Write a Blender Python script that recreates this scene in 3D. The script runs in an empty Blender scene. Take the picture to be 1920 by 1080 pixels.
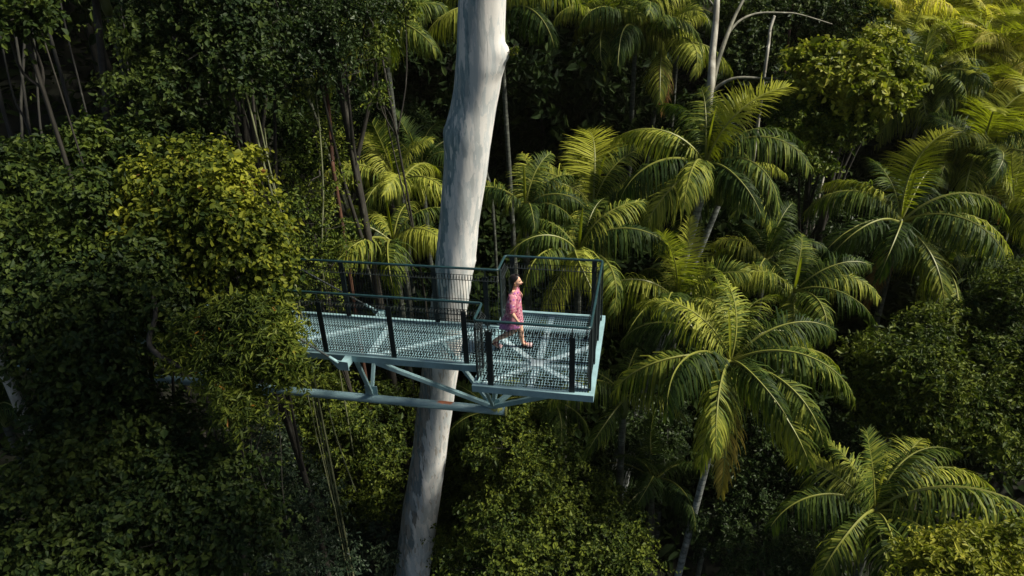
import bpy, bmesh, math, random
import numpy as np
from mathutils import Vector, Matrix, Quaternion
PI = math.pi
rad = math.radians
random.seed(7)
SC = bpy.context.scene
COL = SC.collection
ORIG = {}
SUN_EL, SUN_AZ, SUN, SUN_ANG, SKY, EXPO = 46, -8, 4.6, 9, .046, 0.54

# ------------------------------------------------------------------ camera
K = 1.1
CAM = np.array([2.53031706, -8.9612044, 6.49932579]) * K
YAW, PIT, ROL, FPX = rad(-11.943), rad(27.106), rad(-2.058), 1280.1
_fw = np.array([math.sin(YAW) * math.cos(PIT), math.cos(YAW) * math.cos(PIT), -math.sin(PIT)])
_r = np.array([math.cos(YAW), -math.sin(YAW), 0.0])
_u = np.cross(_r, _fw)
_r2 = _r * math.cos(ROL) + _u * math.sin(ROL)
_u2 = -_r * math.sin(ROL) + _u * math.cos(ROL)
HF = np.array([math.sin(YAW), math.cos(YAW), 0.0])      # horizontal forward
HR = _r

def ray(px, py):
    return _fw + _r2 * (px - 960) / FPX + _u2 * (540 - py) / FPX
def P(px, py, d):
    return CAM + ray(px, py) * d
def PZ(px, py, z):
    d = ray(px, py); return CAM + d * ((z - CAM[2]) / d[2])
def PY(px, py, y):
    d = ray(px, py); return CAM + d * ((y - CAM[1]) / d[1])
def depth_of(p):
    return float((np.asarray(p) - CAM) @ _fw)

cd = bpy.data.cameras.new('camera'); cam = bpy.data.objects.new('camera', cd); COL.objects.link(cam)
cd.sensor_width = 36; cd.lens = 36 * FPX / 1920; cd.clip_end = 2000; cd.clip_start = 0.1
M = Matrix(((_r2[0], _u2[0], -_fw[0], CAM[0]), (_r2[1], _u2[1], -_fw[1], CAM[1]), (_r2[2], _u2[2], -_fw[2], CAM[2]), (0, 0, 0, 1)))
cam.matrix_world = M
SC.camera = cam

# ------------------------------------------------------------------ terrain height
def ground_z(p):
    p = np.asarray(p, float)
    q = p[..., :2] - CAM[:2]
    u = q @ HF[:2]; v = q @ HR[:2]
    z = -13.5 + 0.40 * np.clip(u - 9, 0, 70) - 0.12 * np.clip(u - 60, 0, 400) * 0
    z = z + 0.55 * np.clip(-v - 9, 0, 25) + 0.12 * np.clip(v - 8, 0, 60)
    z = z + 0.5 * np.sin(p[..., 0] * .37 + 1) * np.cos(p[..., 1] * .29) + .25 * np.sin(p[..., 0] * 1.1 + p[..., 1] * .8)
    return z

# ------------------------------------------------------------------ tagging and building helpers
def tag(o, label=None, cat=None, group=None, kind=None):
    if label: o['label'] = label
    if cat: o['category'] = cat
    if group: o['group'] = group
    if kind: o['kind'] = kind
    return o
def thing(name, label, cat, loc, group=None):
    o = bpy.data.objects.new(name, None); COL.objects.link(o)
    o.location = Vector([float(c) for c in loc]); o.empty_display_size = .2
    ORIG[o] = np.array([float(c) for c in loc])
    return tag(o, label, cat, group)

def np_mesh(name, V, F4, mats, smooth=True, F3=None, midx=None, uv=None):
    me = bpy.data.meshes.new(name)
    V = np.ascontiguousarray(V, np.float32)
    n4 = 0 if F4 is None else len(F4); n3 = 0 if F3 is None else len(F3)
    loops = []
    if n4: loops.append(np.asarray(F4, np.int32).ravel())
    if n3: loops.append(np.asarray(F3, np.int32).ravel())
    lv = np.concatenate(loops)
    starts = np.concatenate([np.arange(n4) * 4, n4 * 4 + np.arange(n3) * 3]).astype(np.int32)
    me.vertices.add(len(V)); me.vertices.foreach_set('co', V.ravel())
    me.loops.add(len(lv)); me.loops.foreach_set('vertex_index', lv)
    me.polygons.add(n4 + n3); me.polygons.foreach_set('loop_start', starts)
    if midx is not None: me.polygons.foreach_set('material_index', np.asarray(midx, np.int32))
    me.polygons.foreach_set('use_smooth', np.full(n4 + n3, smooth))
    if uv is not None:
        l = me.uv_layers.new(name='uv'); l.data.foreach_set('uv', np.ascontiguousarray(uv, np.float32).ravel())
    for m in (mats if isinstance(mats, (list, tuple)) else [mats]): me.materials.append(m)
    me.update(calc_edges=True); me.validate()
    return me

def link(name, me, parent=None, loc=None):
    o = bpy.data.objects.new(name, me); COL.objects.link(o)
    if parent is not None: o.parent = parent
    if loc is not None: o.location = loc
    return o

class MB:
    def __init__(s): s.V = []; s.F4 = []; s.F3 = []; s.n = 0; s.uv = []
    def add(s, V, F4=None, F3=None):
        V = np.asarray(V, float); s.V.append(V)
        if F4 is not None and len(F4): s.F4.append(np.asarray(F4, int) + s.n)
        if F3 is not None and len(F3): s.F3.append(np.asarray(F3, int) + s.n)
        s.n += len(V); return s
    def box(s, a, b):
        (x0, y0, z0), (x1, y1, z1) = a, b
        V = [(x0,y0,z0),(x1,y0,z0),(x1,y1,z0),(x0,y1,z0),(x0,y0,z1),(x1,y0,z1),(x1,y1,z1),(x0,y1,z1)]
        return s.add(V, [(0,3,2,1),(4,5,6,7),(0,1,5,4),(1,2,6,5),(2,3,7,6),(3,0,4,7)])
    def beam(s, p, q, w, h, up=(0, 0, 1)):
        p = np.asarray(p, float); q = np.asarray(q, float)
        t = q - p; t = t / np.linalg.norm(t); up = np.asarray(up, float)
        if abs(t @ up) > .98: up = np.array([1., 0, 0])
        sd = np.cross(t, up); sd /= np.linalg.norm(sd); uu = np.cross(sd, t)
        V = []
        for c in (p, q):
            for a, b in ((-1, -1), (1, -1), (1, 1), (-1, 1)): V.append(c + sd * a * w / 2 + uu * b * h / 2)
        return s.add(V, [(0,3,2,1),(4,5,6,7),(0,1,5,4),(1,2,6,5),(2,3,7,6),(3,0,4,7)])
    def tube(s, pts, radii, n=8, cap=True):
        V, F, F3 = tube_np(pts, radii, n, cap); return s.add(V, F, F3)
    def build(s, name, mat, parent=None, smooth=False):
        V = np.concatenate(s.V)
        if parent is not None: V = V - ORIG[parent]
        F4 = np.concatenate(s.F4) if s.F4 else None; F3 = np.concatenate(s.F3) if s.F3 else None
        me = np_mesh(name, V, F4, mat, smooth, F3)
        o = link(name, me, parent); ORIG[o] = ORIG[parent] if parent is not None else np.zeros(3)
        return o

def tube_np(pts, radii, n=8, cap=True):
    pts = np.asarray(pts, float); m = len(pts)
    radii = np.broadcast_to(np.asarray(radii, float), (m,))
    T = np.gradient(pts, axis=0); T /= np.linalg.norm(T, axis=1)[:, None] + 1e-9
    ref = np.array([0., 0, 1]) if abs(T[0][2]) < .9 else np.array([1., 0, 0])
    N = np.cross(T[0], ref); N /= np.linalg.norm(N)
    V = []
    a = np.arange(n) * 2 * PI / n
    for i in range(m):
        N = N - T[i] * (N @ T[i]); N /= np.linalg.norm(N); B = np.cross(T[i], N)
        V.append(pts[i] + radii[i] * (np.cos(a)[:, None] * N + np.sin(a)[:, None] * B))
    V = np.concatenate(V)
    i, j = np.meshgrid(np.arange(m - 1), np.arange(n), indexing='ij'); j2 = (j + 1) % n
    F = np.stack([i * n + j, i * n + j2, (i + 1) * n + j2, (i + 1) * n + j], -1).reshape(-1, 4)
    F3 = None
    if cap:
        V = np.concatenate([V, pts[:1], pts[-1:]]); c0, c1 = m * n, m * n + 1
        k = np.arange(n); k2 = (k + 1) % n
        F3 = np.concatenate([np.stack([k2, k, np.full(n, c0)], -1), np.stack([(m - 1) * n + k, (m - 1) * n + k2, np.full(n, c1)], -1)])
    return V, F, F3

def spline(pts, n):
    pts = np.asarray(pts, float); m = len(pts)
    t = np.linspace(0, m - 1, n); out = []
    for x in t:
        i = min(int(x), m - 2); f = x - i
        p0 = pts[max(i - 1, 0)]; p1 = pts[i]; p2 = pts[i + 1]; p3 = pts[min(i + 2, m - 1)]
        out.append(.5 * ((2 * p1) + (-p0 + p2) * f + (2 * p0 - 5 * p1 + 4 * p2 - p3) * f * f + (-p0 + 3 * p1 - 3 * p2 + p3) * f ** 3))
    return np.array(out)

# ------------------------------------------------------------------ materials
def new_mat(name):
    m = bpy.data.materials.new(name); m.use_nodes = True
    nt = m.node_tree; b = nt.nodes['Principled BSDF']; return m, nt, b, nt.nodes['Material Output']
def N(nt, t, **kw):
    n = nt.nodes.new(t)
    for k, v in kw.items(): setattr(n, k, v)
    return n
def ramp(nt, stops, fac=None, interp='LINEAR'):
    r = N(nt, 'ShaderNodeValToRGB'); e = r.color_ramp.elements; r.color_ramp.interpolation = interp
    while len(e) < len(stops): e.new(.5)
    for i, (p, c) in enumerate(stops): e[i].position = p; e[i].color = (*c, 1) if len(c) == 3 else c
    if fac is not None: nt.links.new(fac, r.inputs[0])
    return r
def noise(nt, vec, scale, detail=3, rough=.55):
    n = N(nt, 'ShaderNodeTexNoise'); n.inputs['Scale'].default_value = scale; n.inputs['Detail'].default_value = detail
    n.inputs['Roughness'].default_value = rough
    if vec is not None: nt.links.new(vec, n.inputs['Vector'])
    return n
def mixc(nt, fac, a, b, mode='MIX'):
    m = N(nt, 'ShaderNodeMix', data_type='RGBA', blend_type=mode)
    for sock, v in ((m.inputs[0], fac), (m.inputs[6], a), (m.inputs[7], b)):
        if hasattr(v, 'is_linked'): nt.links.new(v, sock)
        elif isinstance(v, (int, float)): sock.default_value = v
        else: sock.default_value = (*v, 1)
    return m.outputs[2]
def math_n(nt, op, a, b=None, c=None):
    m = N(nt, 'ShaderNodeMath', operation=op)
    for i, v in enumerate((a, b, c)):
        if v is None: continue
        if hasattr(v, 'is_linked'): nt.links.new(v, m.inputs[i])
        else: m.inputs[i].default_value = v
    return m.outputs[0]

def leaf_mat(name, dark, mid, light, transl=.3, rough=.45, patch=.9, objvar=0.0, odd=None, spec=.22, green=.9):
    m, nt, b, out = new_mat(name)
    geo = N(nt, 'ShaderNodeNewGeometry'); tc = N(nt, 'ShaderNodeTexCoord')
    ns = noise(nt, tc.outputs['Object'], patch, 2)
    f = math_n(nt, 'MULTIPLY_ADD', geo.outputs['Random Per Island'], .65, math_n(nt, 'MULTIPLY', math_n(nt, 'SUBTRACT', ns.outputs[0], .37), 1.55))
    if objvar:
        oi = N(nt, 'ShaderNodeObjectInfo')
        f = math_n(nt, 'ADD', f, math_n(nt, 'MULTIPLY', math_n(nt, 'SUBTRACT', oi.outputs['Random'], .5), objvar))
    gsh = lambda c, k: (c[0] * k, c[1] * 1.04, c[2] * 1.05)
    stops = [(0.05, gsh(dark, green)), (.45, gsh(mid, green)), (.95, gsh(light, green))]
    r = ramp(nt, stops, f)
    col = r.outputs[0]
    if odd:
        k = ramp(nt, [(.0, (1, 1, 1)), (.007, (0, 0, 0))], geo.outputs['Random Per Island'], 'CONSTANT')
        col = mixc(nt, k.outputs[0], col, odd)
    nt.links.new(col, b.inputs['Base Color'])
    b.inputs['Roughness'].default_value = rough; b.inputs['Specular IOR Level'].default_value = spec
    tr = N(nt, 'ShaderNodeBsdfTranslucent')
    tcol = mixc(nt, 1.0, col, (1.1, 1.25, .5), 'MULTIPLY')
    nt.links.new(tcol, tr.inputs['Color'])
    mx = N(nt, 'ShaderNodeMixShader'); mx.inputs[0].default_value = transl
    nt.links.new(b.outputs[0], mx.inputs[1]); nt.links.new(tr.outputs[0], mx.inputs[2]); nt.links.new(mx.outputs[0], out.inputs[0])
    return m

def bark_mat(name, c1, c2, c3=None, scale=6, stretch=.25, rough=.85, ring=0, bump=.3):
    m, nt, b, out = new_mat(name)
    tc = N(nt, 'ShaderNodeTexCoord'); mp = N(nt, 'ShaderNodeMapping'); mp.inputs['Scale'].default_value = (1, 1, stretch)
    nt.links.new(tc.outputs['Object'], mp.inputs[0])
    ns = noise(nt, mp.outputs[0], scale, 5, .65)
    st = [(.35, c1), (.6, c2)] + ([(.72, c3)] if c3 else [])
    col = ramp(nt, st, ns.outputs[0]).outputs[0]
    if ring:
        wv = N(nt, 'ShaderNodeTexWave', bands_direction='Z'); wv.inputs['Scale'].default_value = ring; wv.inputs['Distortion'].default_value = 1.5
        nt.links.new(tc.outputs['Object'], wv.inputs[0])
        col = mixc(nt, ramp(nt, [(.0, (.5,) * 3), (.25, (0,) * 3)], wv.outputs[0]).outputs[0], col, tuple(x * .3 for x in c1))
    nt.links.new(col, b.inputs['Base Color']); b.inputs['Roughness'].default_value = rough
    bp = N(nt, 'ShaderNodeBump'); bp.inputs['Strength'].default_value = bump; bp.inputs['Distance'].default_value = .02
    nt.links.new(ns.outputs[0], bp.inputs['Height']); nt.links.new(bp.outputs[0], b.inputs['Normal'])
    return m

def flat_mat(name, c, rough=.5, metal=0, var=.25, scale=8, stain=None):
    m, nt, b, out = new_mat(name)
    tc = N(nt, 'ShaderNodeTexCoord'); ns = noise(nt, tc.outputs['Object'], scale, 5, .65)
    col = ramp(nt, [(.3, tuple(x * (1 - var) for x in c)), (.7, tuple(min(1, x * (1 + var)) for x in c))], ns.outputs[0]).outputs[0]
    if stain:
        n2 = noise(nt, tc.outputs['Object'], stain[1], 6, .7)
        col = mixc(nt, ramp(nt, [(stain[2], (0,) * 3), (stain[2] + .05, (1,) * 3)], n2.outputs[0]).outputs[0], col, stain[0])
    nt.links.new(col, b.inputs['Base Color']); b.inputs['Roughness'].default_value = rough; b.inputs['Metallic'].default_value = metal
    return m

MT = {}
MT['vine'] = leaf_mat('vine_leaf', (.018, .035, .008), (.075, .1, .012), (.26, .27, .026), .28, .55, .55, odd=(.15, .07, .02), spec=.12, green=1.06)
MT['vine_dark'] = leaf_mat('dark_vine_leaf', (.014, .026, .01), (.027, .042, .01), (.075, .09, .016), .18, .55, .6, spec=.15)  # vine leaf darkened, with the left side's shade put into its colour
MT['vine_grey'] = leaf_mat('grey_green_leaf', (.018, .03, .018), (.038, .055, .03), (.08, .1, .045), .15, .4, .8)
MT['narrow'] = leaf_mat('narrow_leaf', (.02, .032, .008), (.08, .1, .014), (.24, .24, .035), .25, .5, .9, odd=(.3, .14, .02), green=.92, spec=.15)
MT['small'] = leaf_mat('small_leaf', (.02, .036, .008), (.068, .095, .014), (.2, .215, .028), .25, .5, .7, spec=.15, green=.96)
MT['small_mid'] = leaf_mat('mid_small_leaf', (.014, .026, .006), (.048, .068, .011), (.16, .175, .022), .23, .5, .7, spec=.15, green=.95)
MT['vine_mid'] = leaf_mat('mid_vine_leaf', (.012, .022, .007), (.034, .05, .01), (.11, .125, .018), .22, .55, .6, spec=.12)  # half-dark vine leaf, dimmer light put into its colour
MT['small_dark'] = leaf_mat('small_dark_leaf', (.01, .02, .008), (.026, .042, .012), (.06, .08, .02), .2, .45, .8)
MT['bright'] = leaf_mat('bright_leaf', (.08, .1, .014), (.21, .22, .025), (.42, .38, .05), .3, .5, 1.1, spec=.15, green=1.)
MT['tree_lit'] = leaf_mat('sunlit_canopy_leaf', (.04, .058, .01), (.17, .19, .022), (.38, .35, .045), .28, .5, .9, spec=.15, green=.98)  # leaf colour raised to put direct sun into the rounded crown
MT['far'] = leaf_mat('far_leaf', (.006, .011, .004), (.014, .024, .006), (.036, .048, .01), .15, .7, .3, objvar=.3, spec=.08)  # deep shade behind the palms is put into this leaf colour
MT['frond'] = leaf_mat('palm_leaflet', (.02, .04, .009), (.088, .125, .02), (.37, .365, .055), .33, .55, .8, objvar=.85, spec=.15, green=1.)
MT['frond_dark'] = leaf_mat('shade_palm_leaflet', (.022, .036, .012), (.04, .062, .014), (.09, .11, .02), .25, .6, .8, objvar=.5, spec=.1)  # shaded copy of the palm leaflet, shade put into its colour
MT['frond_sunlit'] = leaf_mat('sunlit_palm_leaflet', (.22, .22, .035), (.5, .43, .075), (.72, .58, .13), .5, .55, .8, objvar=.7, spec=.15, green=.98)  # warm sun glow on the grove is put into this leaflet colour
MT['frond_young'] = leaf_mat('young_palm_leaflet', (.16, .16, .018), (.28, .26, .022), (.42, .37, .035), .35, .55, 1., objvar=.4, spec=.15, green=.9)
MT['frond_dead'] = leaf_mat('dead_palm_leaflet', (.1, .05, .015), (.2, .1, .03), (.3, .17, .06), .2, .7, 1., objvar=.4, green=1.)
MT['frond_yellow'] = leaf_mat('yellowing_palm_leaflet', (.16, .12, .02), (.34, .27, .05), (.5, .36, .08), .3, .6, 1., objvar=.3, spec=.1, green=1.)
MT['rachis'] = flat_mat('palm_rachis', (.2, .21, .035), .5, 0, .2)
MT['shaft'] = flat_mat('palm_crownshaft', (.13, .16, .04), .45, 0, .3, 5)
MT['palm_trunk'] = bark_mat('palm_trunk', (.03, .034, .026), (.085, .095, .075), (.3, .32, .29), 9, .7, .9, 2.2)
MT['palm_trunk_pale'] = bark_mat('pale_palm_trunk', (.1, .11, .1), (.3, .32, .3), (.6, .63, .6), 9, .7, .9, 2.2)
MT['palm_trunk_dark'] = bark_mat('dark_palm_trunk', (.05, .05, .035), (.12, .13, .09), (.3, .32, .26), 7, .7, .9, 2.2)
MT['bark'] = bark_mat('brown_bark', (.014, .012, .009), (.036, .032, .023), (.09, .085, .07), 6, .3)
MT['bark_pale'] = bark_mat('pale_bark', (.2, .18, .14), (.42, .4, .33), (.6, .58, .5), 4, .35, .8)
MT['bark_mid'] = bark_mat('lichened_bark', (.1, .1, .07), (.25, .24, .18), (.42, .42, .36), 5, .35, .85)
MT['bark_dim'] = bark_mat('grey_sapling_bark', (.009, .009, .007), (.022, .021, .015), (.06, .06, .045), 8, .25)
MT['bark_rust'] = bark_mat('rusty_bark', (.04, .018, .01), (.1, .04, .02), (.18, .09, .05), 8, .25)
MT['stem'] = bark_mat('pale_stem', (.06, .07, .03), (.15, .16, .075), (.27, .27, .17), 10, .2)
MT['teal'] = flat_mat('pale_blue_paint', (.27, .43, .46), .5, .0, .22, 3, ((.13, .12, .08), 6, .66))
MT['brace'] = flat_mat('pale_brace_paint', (.47, .58, .62), .5, 0, .15, 3)
MT['grate'] = flat_mat('galvanised_grating', (.25, .4, .45), .45, .2, .15, 2)
MT['rail'] = flat_mat('dark_green_rail_paint', (.015, .045, .05), .35, .0, .3, 10)
MT['post'] = flat_mat('dark_post_paint', (.008, .017, .02), .5, .0, .3, 10, ((.12, .15, .15), 18, .74))
MT['wire'] = flat_mat('dark_mesh_wire', (.006, .014, .016), .8, .0, .2)
MT['cable'] = flat_mat('stay_cable', (.05, .06, .06), .5, .2, .3)

# ------------------------------------------------------------------ leaves
RNG = np.random.default_rng(11)
def unit(v): return v / (np.linalg.norm(v, axis=-1, keepdims=True) + 1e-9)

def leaf_cloud(blobs, n, L, W, seed=0, per=12, twig=.4, droop=.2, face=.6, inner=.35, low=-.75, bump=.2, upness=.35, split=True, hole=.28, strands=0):
    """blobs: (centre, radii). Twigs sit on the bumpy skins of the blobs, leaves along each twig."""
    rg = np.random.default_rng(seed)
    area = np.array([(r[0] * r[1] + r[1] * r[2] + r[0] * r[2]) for _, r in blobs]); area = area / area.sum()
    outs = []
    if split:      # break each rounded mass into a smaller core and a ragged set of lumps
        nb = []
        for c, r in blobs:
            r = np.asarray(r, float); nb.append((c, r * .8))
            for _ in range(5):
                dd = unit(rg.normal(size=3)); dd[2] = abs(dd[2]) if rg.random() < .6 else dd[2]
                nb.append((np.asarray(c) + dd * r * rg.uniform(.62, .95), r * rg.uniform(.28, .5)))
        blobs = nb; area = np.array([(r[0] * r[1] + r[1] * r[2] + r[0] * r[2]) for _, r in blobs]); area = area / area.sum()
    hk = rg.normal(size=(4, 3)) * 2.4; hp = rg.uniform(0, 6.28, 4)
    for (c, r), a in zip(blobs, area):
        c = np.asarray(c, float); r = np.asarray(r, float)
        nt = max(3, int(n * a / per))
        d = unit(rg.normal(size=(nt * 3, 3))); d = d[d[:, 2] > low]; d = d[:int(nt * (1 + hole))]
        hv = np.sin((c + d * r) @ hk.T + hp).sum(1) + rg.normal(size=len(d)) * .5; d = d[np.argsort(hv)[int(len(d) * hole * .8):]]; nt = len(d)
        kk = rg.normal(size=(5, 3)) * 3.2; ph = rg.uniform(0, 6.28, 5)
        bmp = 1 + bump * np.sin(d @ kk.T + ph).sum(1) / 1.8
        t = rg.random(nt)
        rr = np.where(rg.random(nt) < inner, .35 + .5 * t, .82 + .2 * t) * bmp
        o = c + d * r * rr[:, None]
        ax = unit(unit(d / r) + np.array([0, 0, upness]) + rg.normal(size=(nt, 3)) * .45)
        tl = twig * (.6 + .8 * rg.random(nt)); tl[rg.random(nt) < .07] *= 1.9
        # leaves along the twigs
        j = np.tile(np.arange(per), nt); ti = np.repeat(np.arange(nt), per)
        s = (j + .6 * rg.random(len(j))) / per
        A = ax[ti]; ref = unit(np.cross(A, rg.normal(size=(nt, 3))[ti])); B = np.cross(A, ref)
        ang = j * 2.4 + rg.random(nt)[ti] * 6.28
        e = ref * np.cos(ang)[:, None] + B * np.sin(ang)[:, None]
        sag = np.zeros((len(j), 3)); sag[:, 2] = -(s ** 2) * tl[ti] * droop
        pos = o[ti] + A * (s * tl[ti])[:, None] + sag + rg.normal(size=(len(j), 3)) * twig * .06
        la = unit(A * .55 + e * .85 + np.array([0, 0, -droop]) + rg.normal(size=(len(j), 3)) * .2)
        n0 = d[ti] * face + np.array([0, 0, 1.]) * (1.1 - face) + rg.normal(size=(len(j), 3)) * .45
        outs.append((pos, la, n0))
    for _ in range(strands):       # loose shoots that reach out and hang
        c, r = blobs[rg.integers(len(blobs))]; dd = unit(rg.normal(size=3)); dd[2] = rg.uniform(-.3, .6); dd = unit(dd)
        o = np.asarray(c) + dd * r; ln = rg.uniform(.4, 1.3); k = int(ln / .035); s = np.linspace(0, 1, k)[:, None]
        h = np.array([dd[0], dd[1], 0]) * rg.uniform(.15, .5) * ln + np.array([0, 0, rg.uniform(0, .3) * ln])
        p = o + h * s + np.array([0, 0, -1.]) * ln * s ** 2 * rg.uniform(.5, 1.1) + rg.normal(size=(k, 3)) * .025
        a = unit(rg.normal(size=(k, 3)) * np.array([1, 1, .5]) + np.array([0, 0, -.5])); outs.append((p, a, unit(dd + rg.normal(size=(k, 3)) * .5 + np.array([0, 0, .4]))))
    pos = np.concatenate([x[0] for x in outs]); la = np.concatenate([x[1] for x in outs]); n0 = np.concatenate([x[2] for x in outs])
    return leaves_mesh(pos, la, n0, L, W, rg)

def leaves_mesh(pos, la, n0, L, W, rg):
    m = len(pos)
    nn = unit(n0 - la * (n0 * la).sum(1)[:, None]); sd = np.cross(la, nn)
    l = (L * np.exp(rg.normal(size=m) * .28))[:, None]; w = l * (W / L) * (.8 + .4 * rg.random(m))[:, None] * .5
    cv = (rg.random(m)[:, None] * .25 + .05) * l
    base = pos; tip = pos + la * l - nn * cv
    m1 = pos + la * l * .32; m2 = pos + la * l * .68 - nn * cv * .4
    f = nn * w * .35
    V = np.stack([base, m1 + sd * w + f, m2 + sd * w * .8 + f, tip, m2 - sd * w * .8 + f, m1 - sd * w + f], 1).reshape(-1, 3)
    k = (np.arange(m) * 6)[:, None]
    F = np.concatenate([k + np.array([0, 1, 2, 3]), k + np.array([3, 4, 5, 0])])
    return V, F

LEAFK = dict(  # length, width, per twig, twig length, droop
    broad=(.095, .062, 12, .4, .4), narrow=(.115, .03, 13, .24, .3), small=(.074, .04, 12, .32, .25), med=(.095, .045, 12, .34, .25),
    far=(.3, .16, 10, .7, .2))

def foliage(name, mat, parent, blobs, n, kind, seed, **kw):
    L, W, per, tw, dr = LEAFK[kind]
    kw.setdefault('per', per); kw.setdefault('twig', tw); kw.setdefault('droop', dr)
    sc = kw.pop('lscale', 1.)
    V, F = leaf_cloud(blobs, n, L * sc, W * sc, seed, **kw)
    me = np_mesh(name, V - ORIG[parent], F, mat, False)
    o = link(name, me, parent); ORIG[o] = ORIG[parent]; return o

def B(px, py, d, rx, ry, rz=None):
    """a blob seen at a pixel, with its size in pixels turned to metres at that depth"""
    a = rx * d / FPX; b = ry * d / FPX
    return (P(px, py, d), (a, rz if rz else (a + b) / 2, b))

def tree(name, label, cat, blobs, n, kind, mat, seed, bark='bark', trunk_r=.16, foot=None, trunk=True, group=None, crown='crown', limb=1., **kw):
    cs = np.array([b[0] for b in blobs]); rs = np.array([max(b[1]) for b in blobs])
    mean = (cs * rs[:, None]).sum(0) / rs.sum()
    ft = np.array(foot, float) if foot is not None else mean + np.array([.3, .5, 0])
    ft[2] = ground_z(ft) - .1
    t = thing(name, label, cat, ft, group)
    foliage(crown, MT[mat], t, blobs, n, kind, seed, **kw)
    if trunk:
        rg = np.random.default_rng(seed + 5)
        top = mean - np.array([0, 0, .2 * rs.mean()])
        mb = MB()
        mid = (ft + top) / 2 + rg.normal(size=3) * np.array([.2, .2, 0])
        pts = spline([ft, mid, top], 12); mb.tube(pts, np.linspace(trunk_r, trunk_r * .5, 12), 8)
        for c, r in blobs:
            st = pts[rg.integers(6, 11)]; md = (st + c) / 2 + np.array([0, 0, -.1]) + rg.normal(size=3) * .1
            mb.tube(spline([st, md, c + np.array([0, 0, .2 * r[2]])], 8), np.linspace(trunk_r * .45 * limb, .012, 8), 6)
            for k in range(5):
                d = unit(rg.normal(size=3)); e = c + d * np.array(r) * .85
                mb.tube(spline([c, (c + e) / 2 + rg.normal(size=3) * .1, e], 6), np.linspace(.016, .005, 6), 5)
        mb.build('trunk', MT[bark], t, True)
    return t

# ------------------------------------------------------------------ palms
def frond_mesh(name, e0, e1, droop, seed, mats, npair=92, lmax=.35, vee=.35, side=0., gaps=.02, wid=.0056, roll=0., torn=0):
    rg = np.random.default_rng(seed)
    ns = 40; s = np.linspace(0, 1, ns)
    th = np.radians(e0 + (e1 - e0) * s ** 1.25)
    bend = side * s ** 2
    dx = np.cos(th) * np.cos(bend); dy = np.cos(th) * np.sin(bend); dz = np.sin(th)
    D = np.stack([dx, dy, dz], 1)
    C = np.concatenate([[[0, 0, 0]], np.cumsum((D[1:] + D[:-1]) / 2, 0)]) / (ns - 1)
    Vr, Fr, F3 = tube_np(C, .012 * (1 - s) + .002, 5, True)
    Vs, Fs = [Vr], [Fr]; nv = len(Vr); nfr = len(Fr)
    nseg = 4; holes = [(rg.choice((-1, 1)), rg.uniform(.15, .9), rg.uniform(.015, .045)) for _ in range(torn * 2)]
    for sgn in (-1, 1):
        for i in range(npair):
            if rg.random() < gaps: continue
            x = .13 + .87 * (i + .5 * rg.random()) / npair
            ii = min(int(x * (ns - 1)), ns - 2); f = x * (ns - 1) - ii
            p = C[ii] * (1 - f) + C[ii + 1] * f; T = D[ii]
            S = np.cross([0, 0, 1.], T); nS = np.linalg.norm(S)
            S = S / nS if nS > .15 else np.array([0, 1., 0]); U = np.cross(T, S); cr_, sr_ = math.cos(roll * x), math.sin(roll * x); S, U = S * cr_ + U * sr_, U * cr_ - S * sr_
            if any(h[0] == sgn and abs(x - h[1]) < h[2] for h in holes): continue
            q = (x - .13) / .87
            ln = lmax * (.55 + .45 * math.sin(min(1, q * 2.6) * PI / 2)) * (1 - .72 * max(0, q - .45) / .55 ) * rg.uniform(.8, 1.12)
            fwd = .35 + .75 * q ** 2
            d0 = unit(S * sgn + T * fwd + U * (vee + rg.normal() * .13) + rg.normal(size=3) * .09)
            dr = droop * rg.uniform(.75, 1.25)
            pts = [p]; dirs = []
            d = d0
            for k in range(nseg):
                g = dr * ((k + .6) / nseg) ** .7
                d = unit(d0 * max(0, 1 - g) + np.array([0, 0, -1.]) * g * 1.0)
                dirs.append(d); pts.append(pts[-1] + d * ln / nseg)
            pts = np.array(pts)
            wv = unit(np.cross(d0, np.cross(T, d0)) if True else T)
            w = wid * np.array([.55, 1., .95, .62, .06]) * rg.uniform(.85, 1.15)
            Tn = unit(T - d0 * (T @ d0))
            a = pts + Tn * w[:, None]; b = pts - Tn * w[:, None]
            V = np.stack([a, b], 1).reshape(-1, 3); Vs.append(V)
            k = np.arange(nseg) * 2
            Fs.append(np.stack([k, k + 1, k + 3, k + 2], 1) + nv); nv += len(V)
    F = np.concatenate(Fs); mi = np.zeros(len(F) + len(F3), int); mi[:nfr] = 1; mi[len(F):] = 1
    return np_mesh(name, np.concatenate(Vs), F, mats, False, F3, mi)

BINS = [(82, 48, .3), (72, -5, .62), (62, -42, .92), (52, -66, 1.1), (36, -78, 1.15), (10, -84, 1.1), (-25, -88, 1.0)]
FR = {}; NVAR = {'frond': 4, 'frond_dark': 2, 'frond_sunlit': 3}
for key, mats in (('frond', 'frond'), ('frond_dark', 'frond_dark'), ('frond_sunlit', 'frond_sunlit')):
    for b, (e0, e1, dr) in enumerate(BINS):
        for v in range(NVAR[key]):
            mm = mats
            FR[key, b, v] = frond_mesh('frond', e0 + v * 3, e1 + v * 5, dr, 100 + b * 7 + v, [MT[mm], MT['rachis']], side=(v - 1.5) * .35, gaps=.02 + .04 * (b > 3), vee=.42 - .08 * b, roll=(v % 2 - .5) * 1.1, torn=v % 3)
for v in range(3):
    FR['young', 1, v] = frond_mesh('frond', 76, 5 - v * 10, .35, 300 + v, [MT['frond_young'], MT['rachis']], side=(v - 1) * .4, vee=.4)
for v in range(2):
    FR['dead', 6, v] = frond_mesh('dead_frond', -35, -88, .8, 400 + v, [MT['frond_dead'], MT['rachis']], gaps=.2, lmax=.24)
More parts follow.
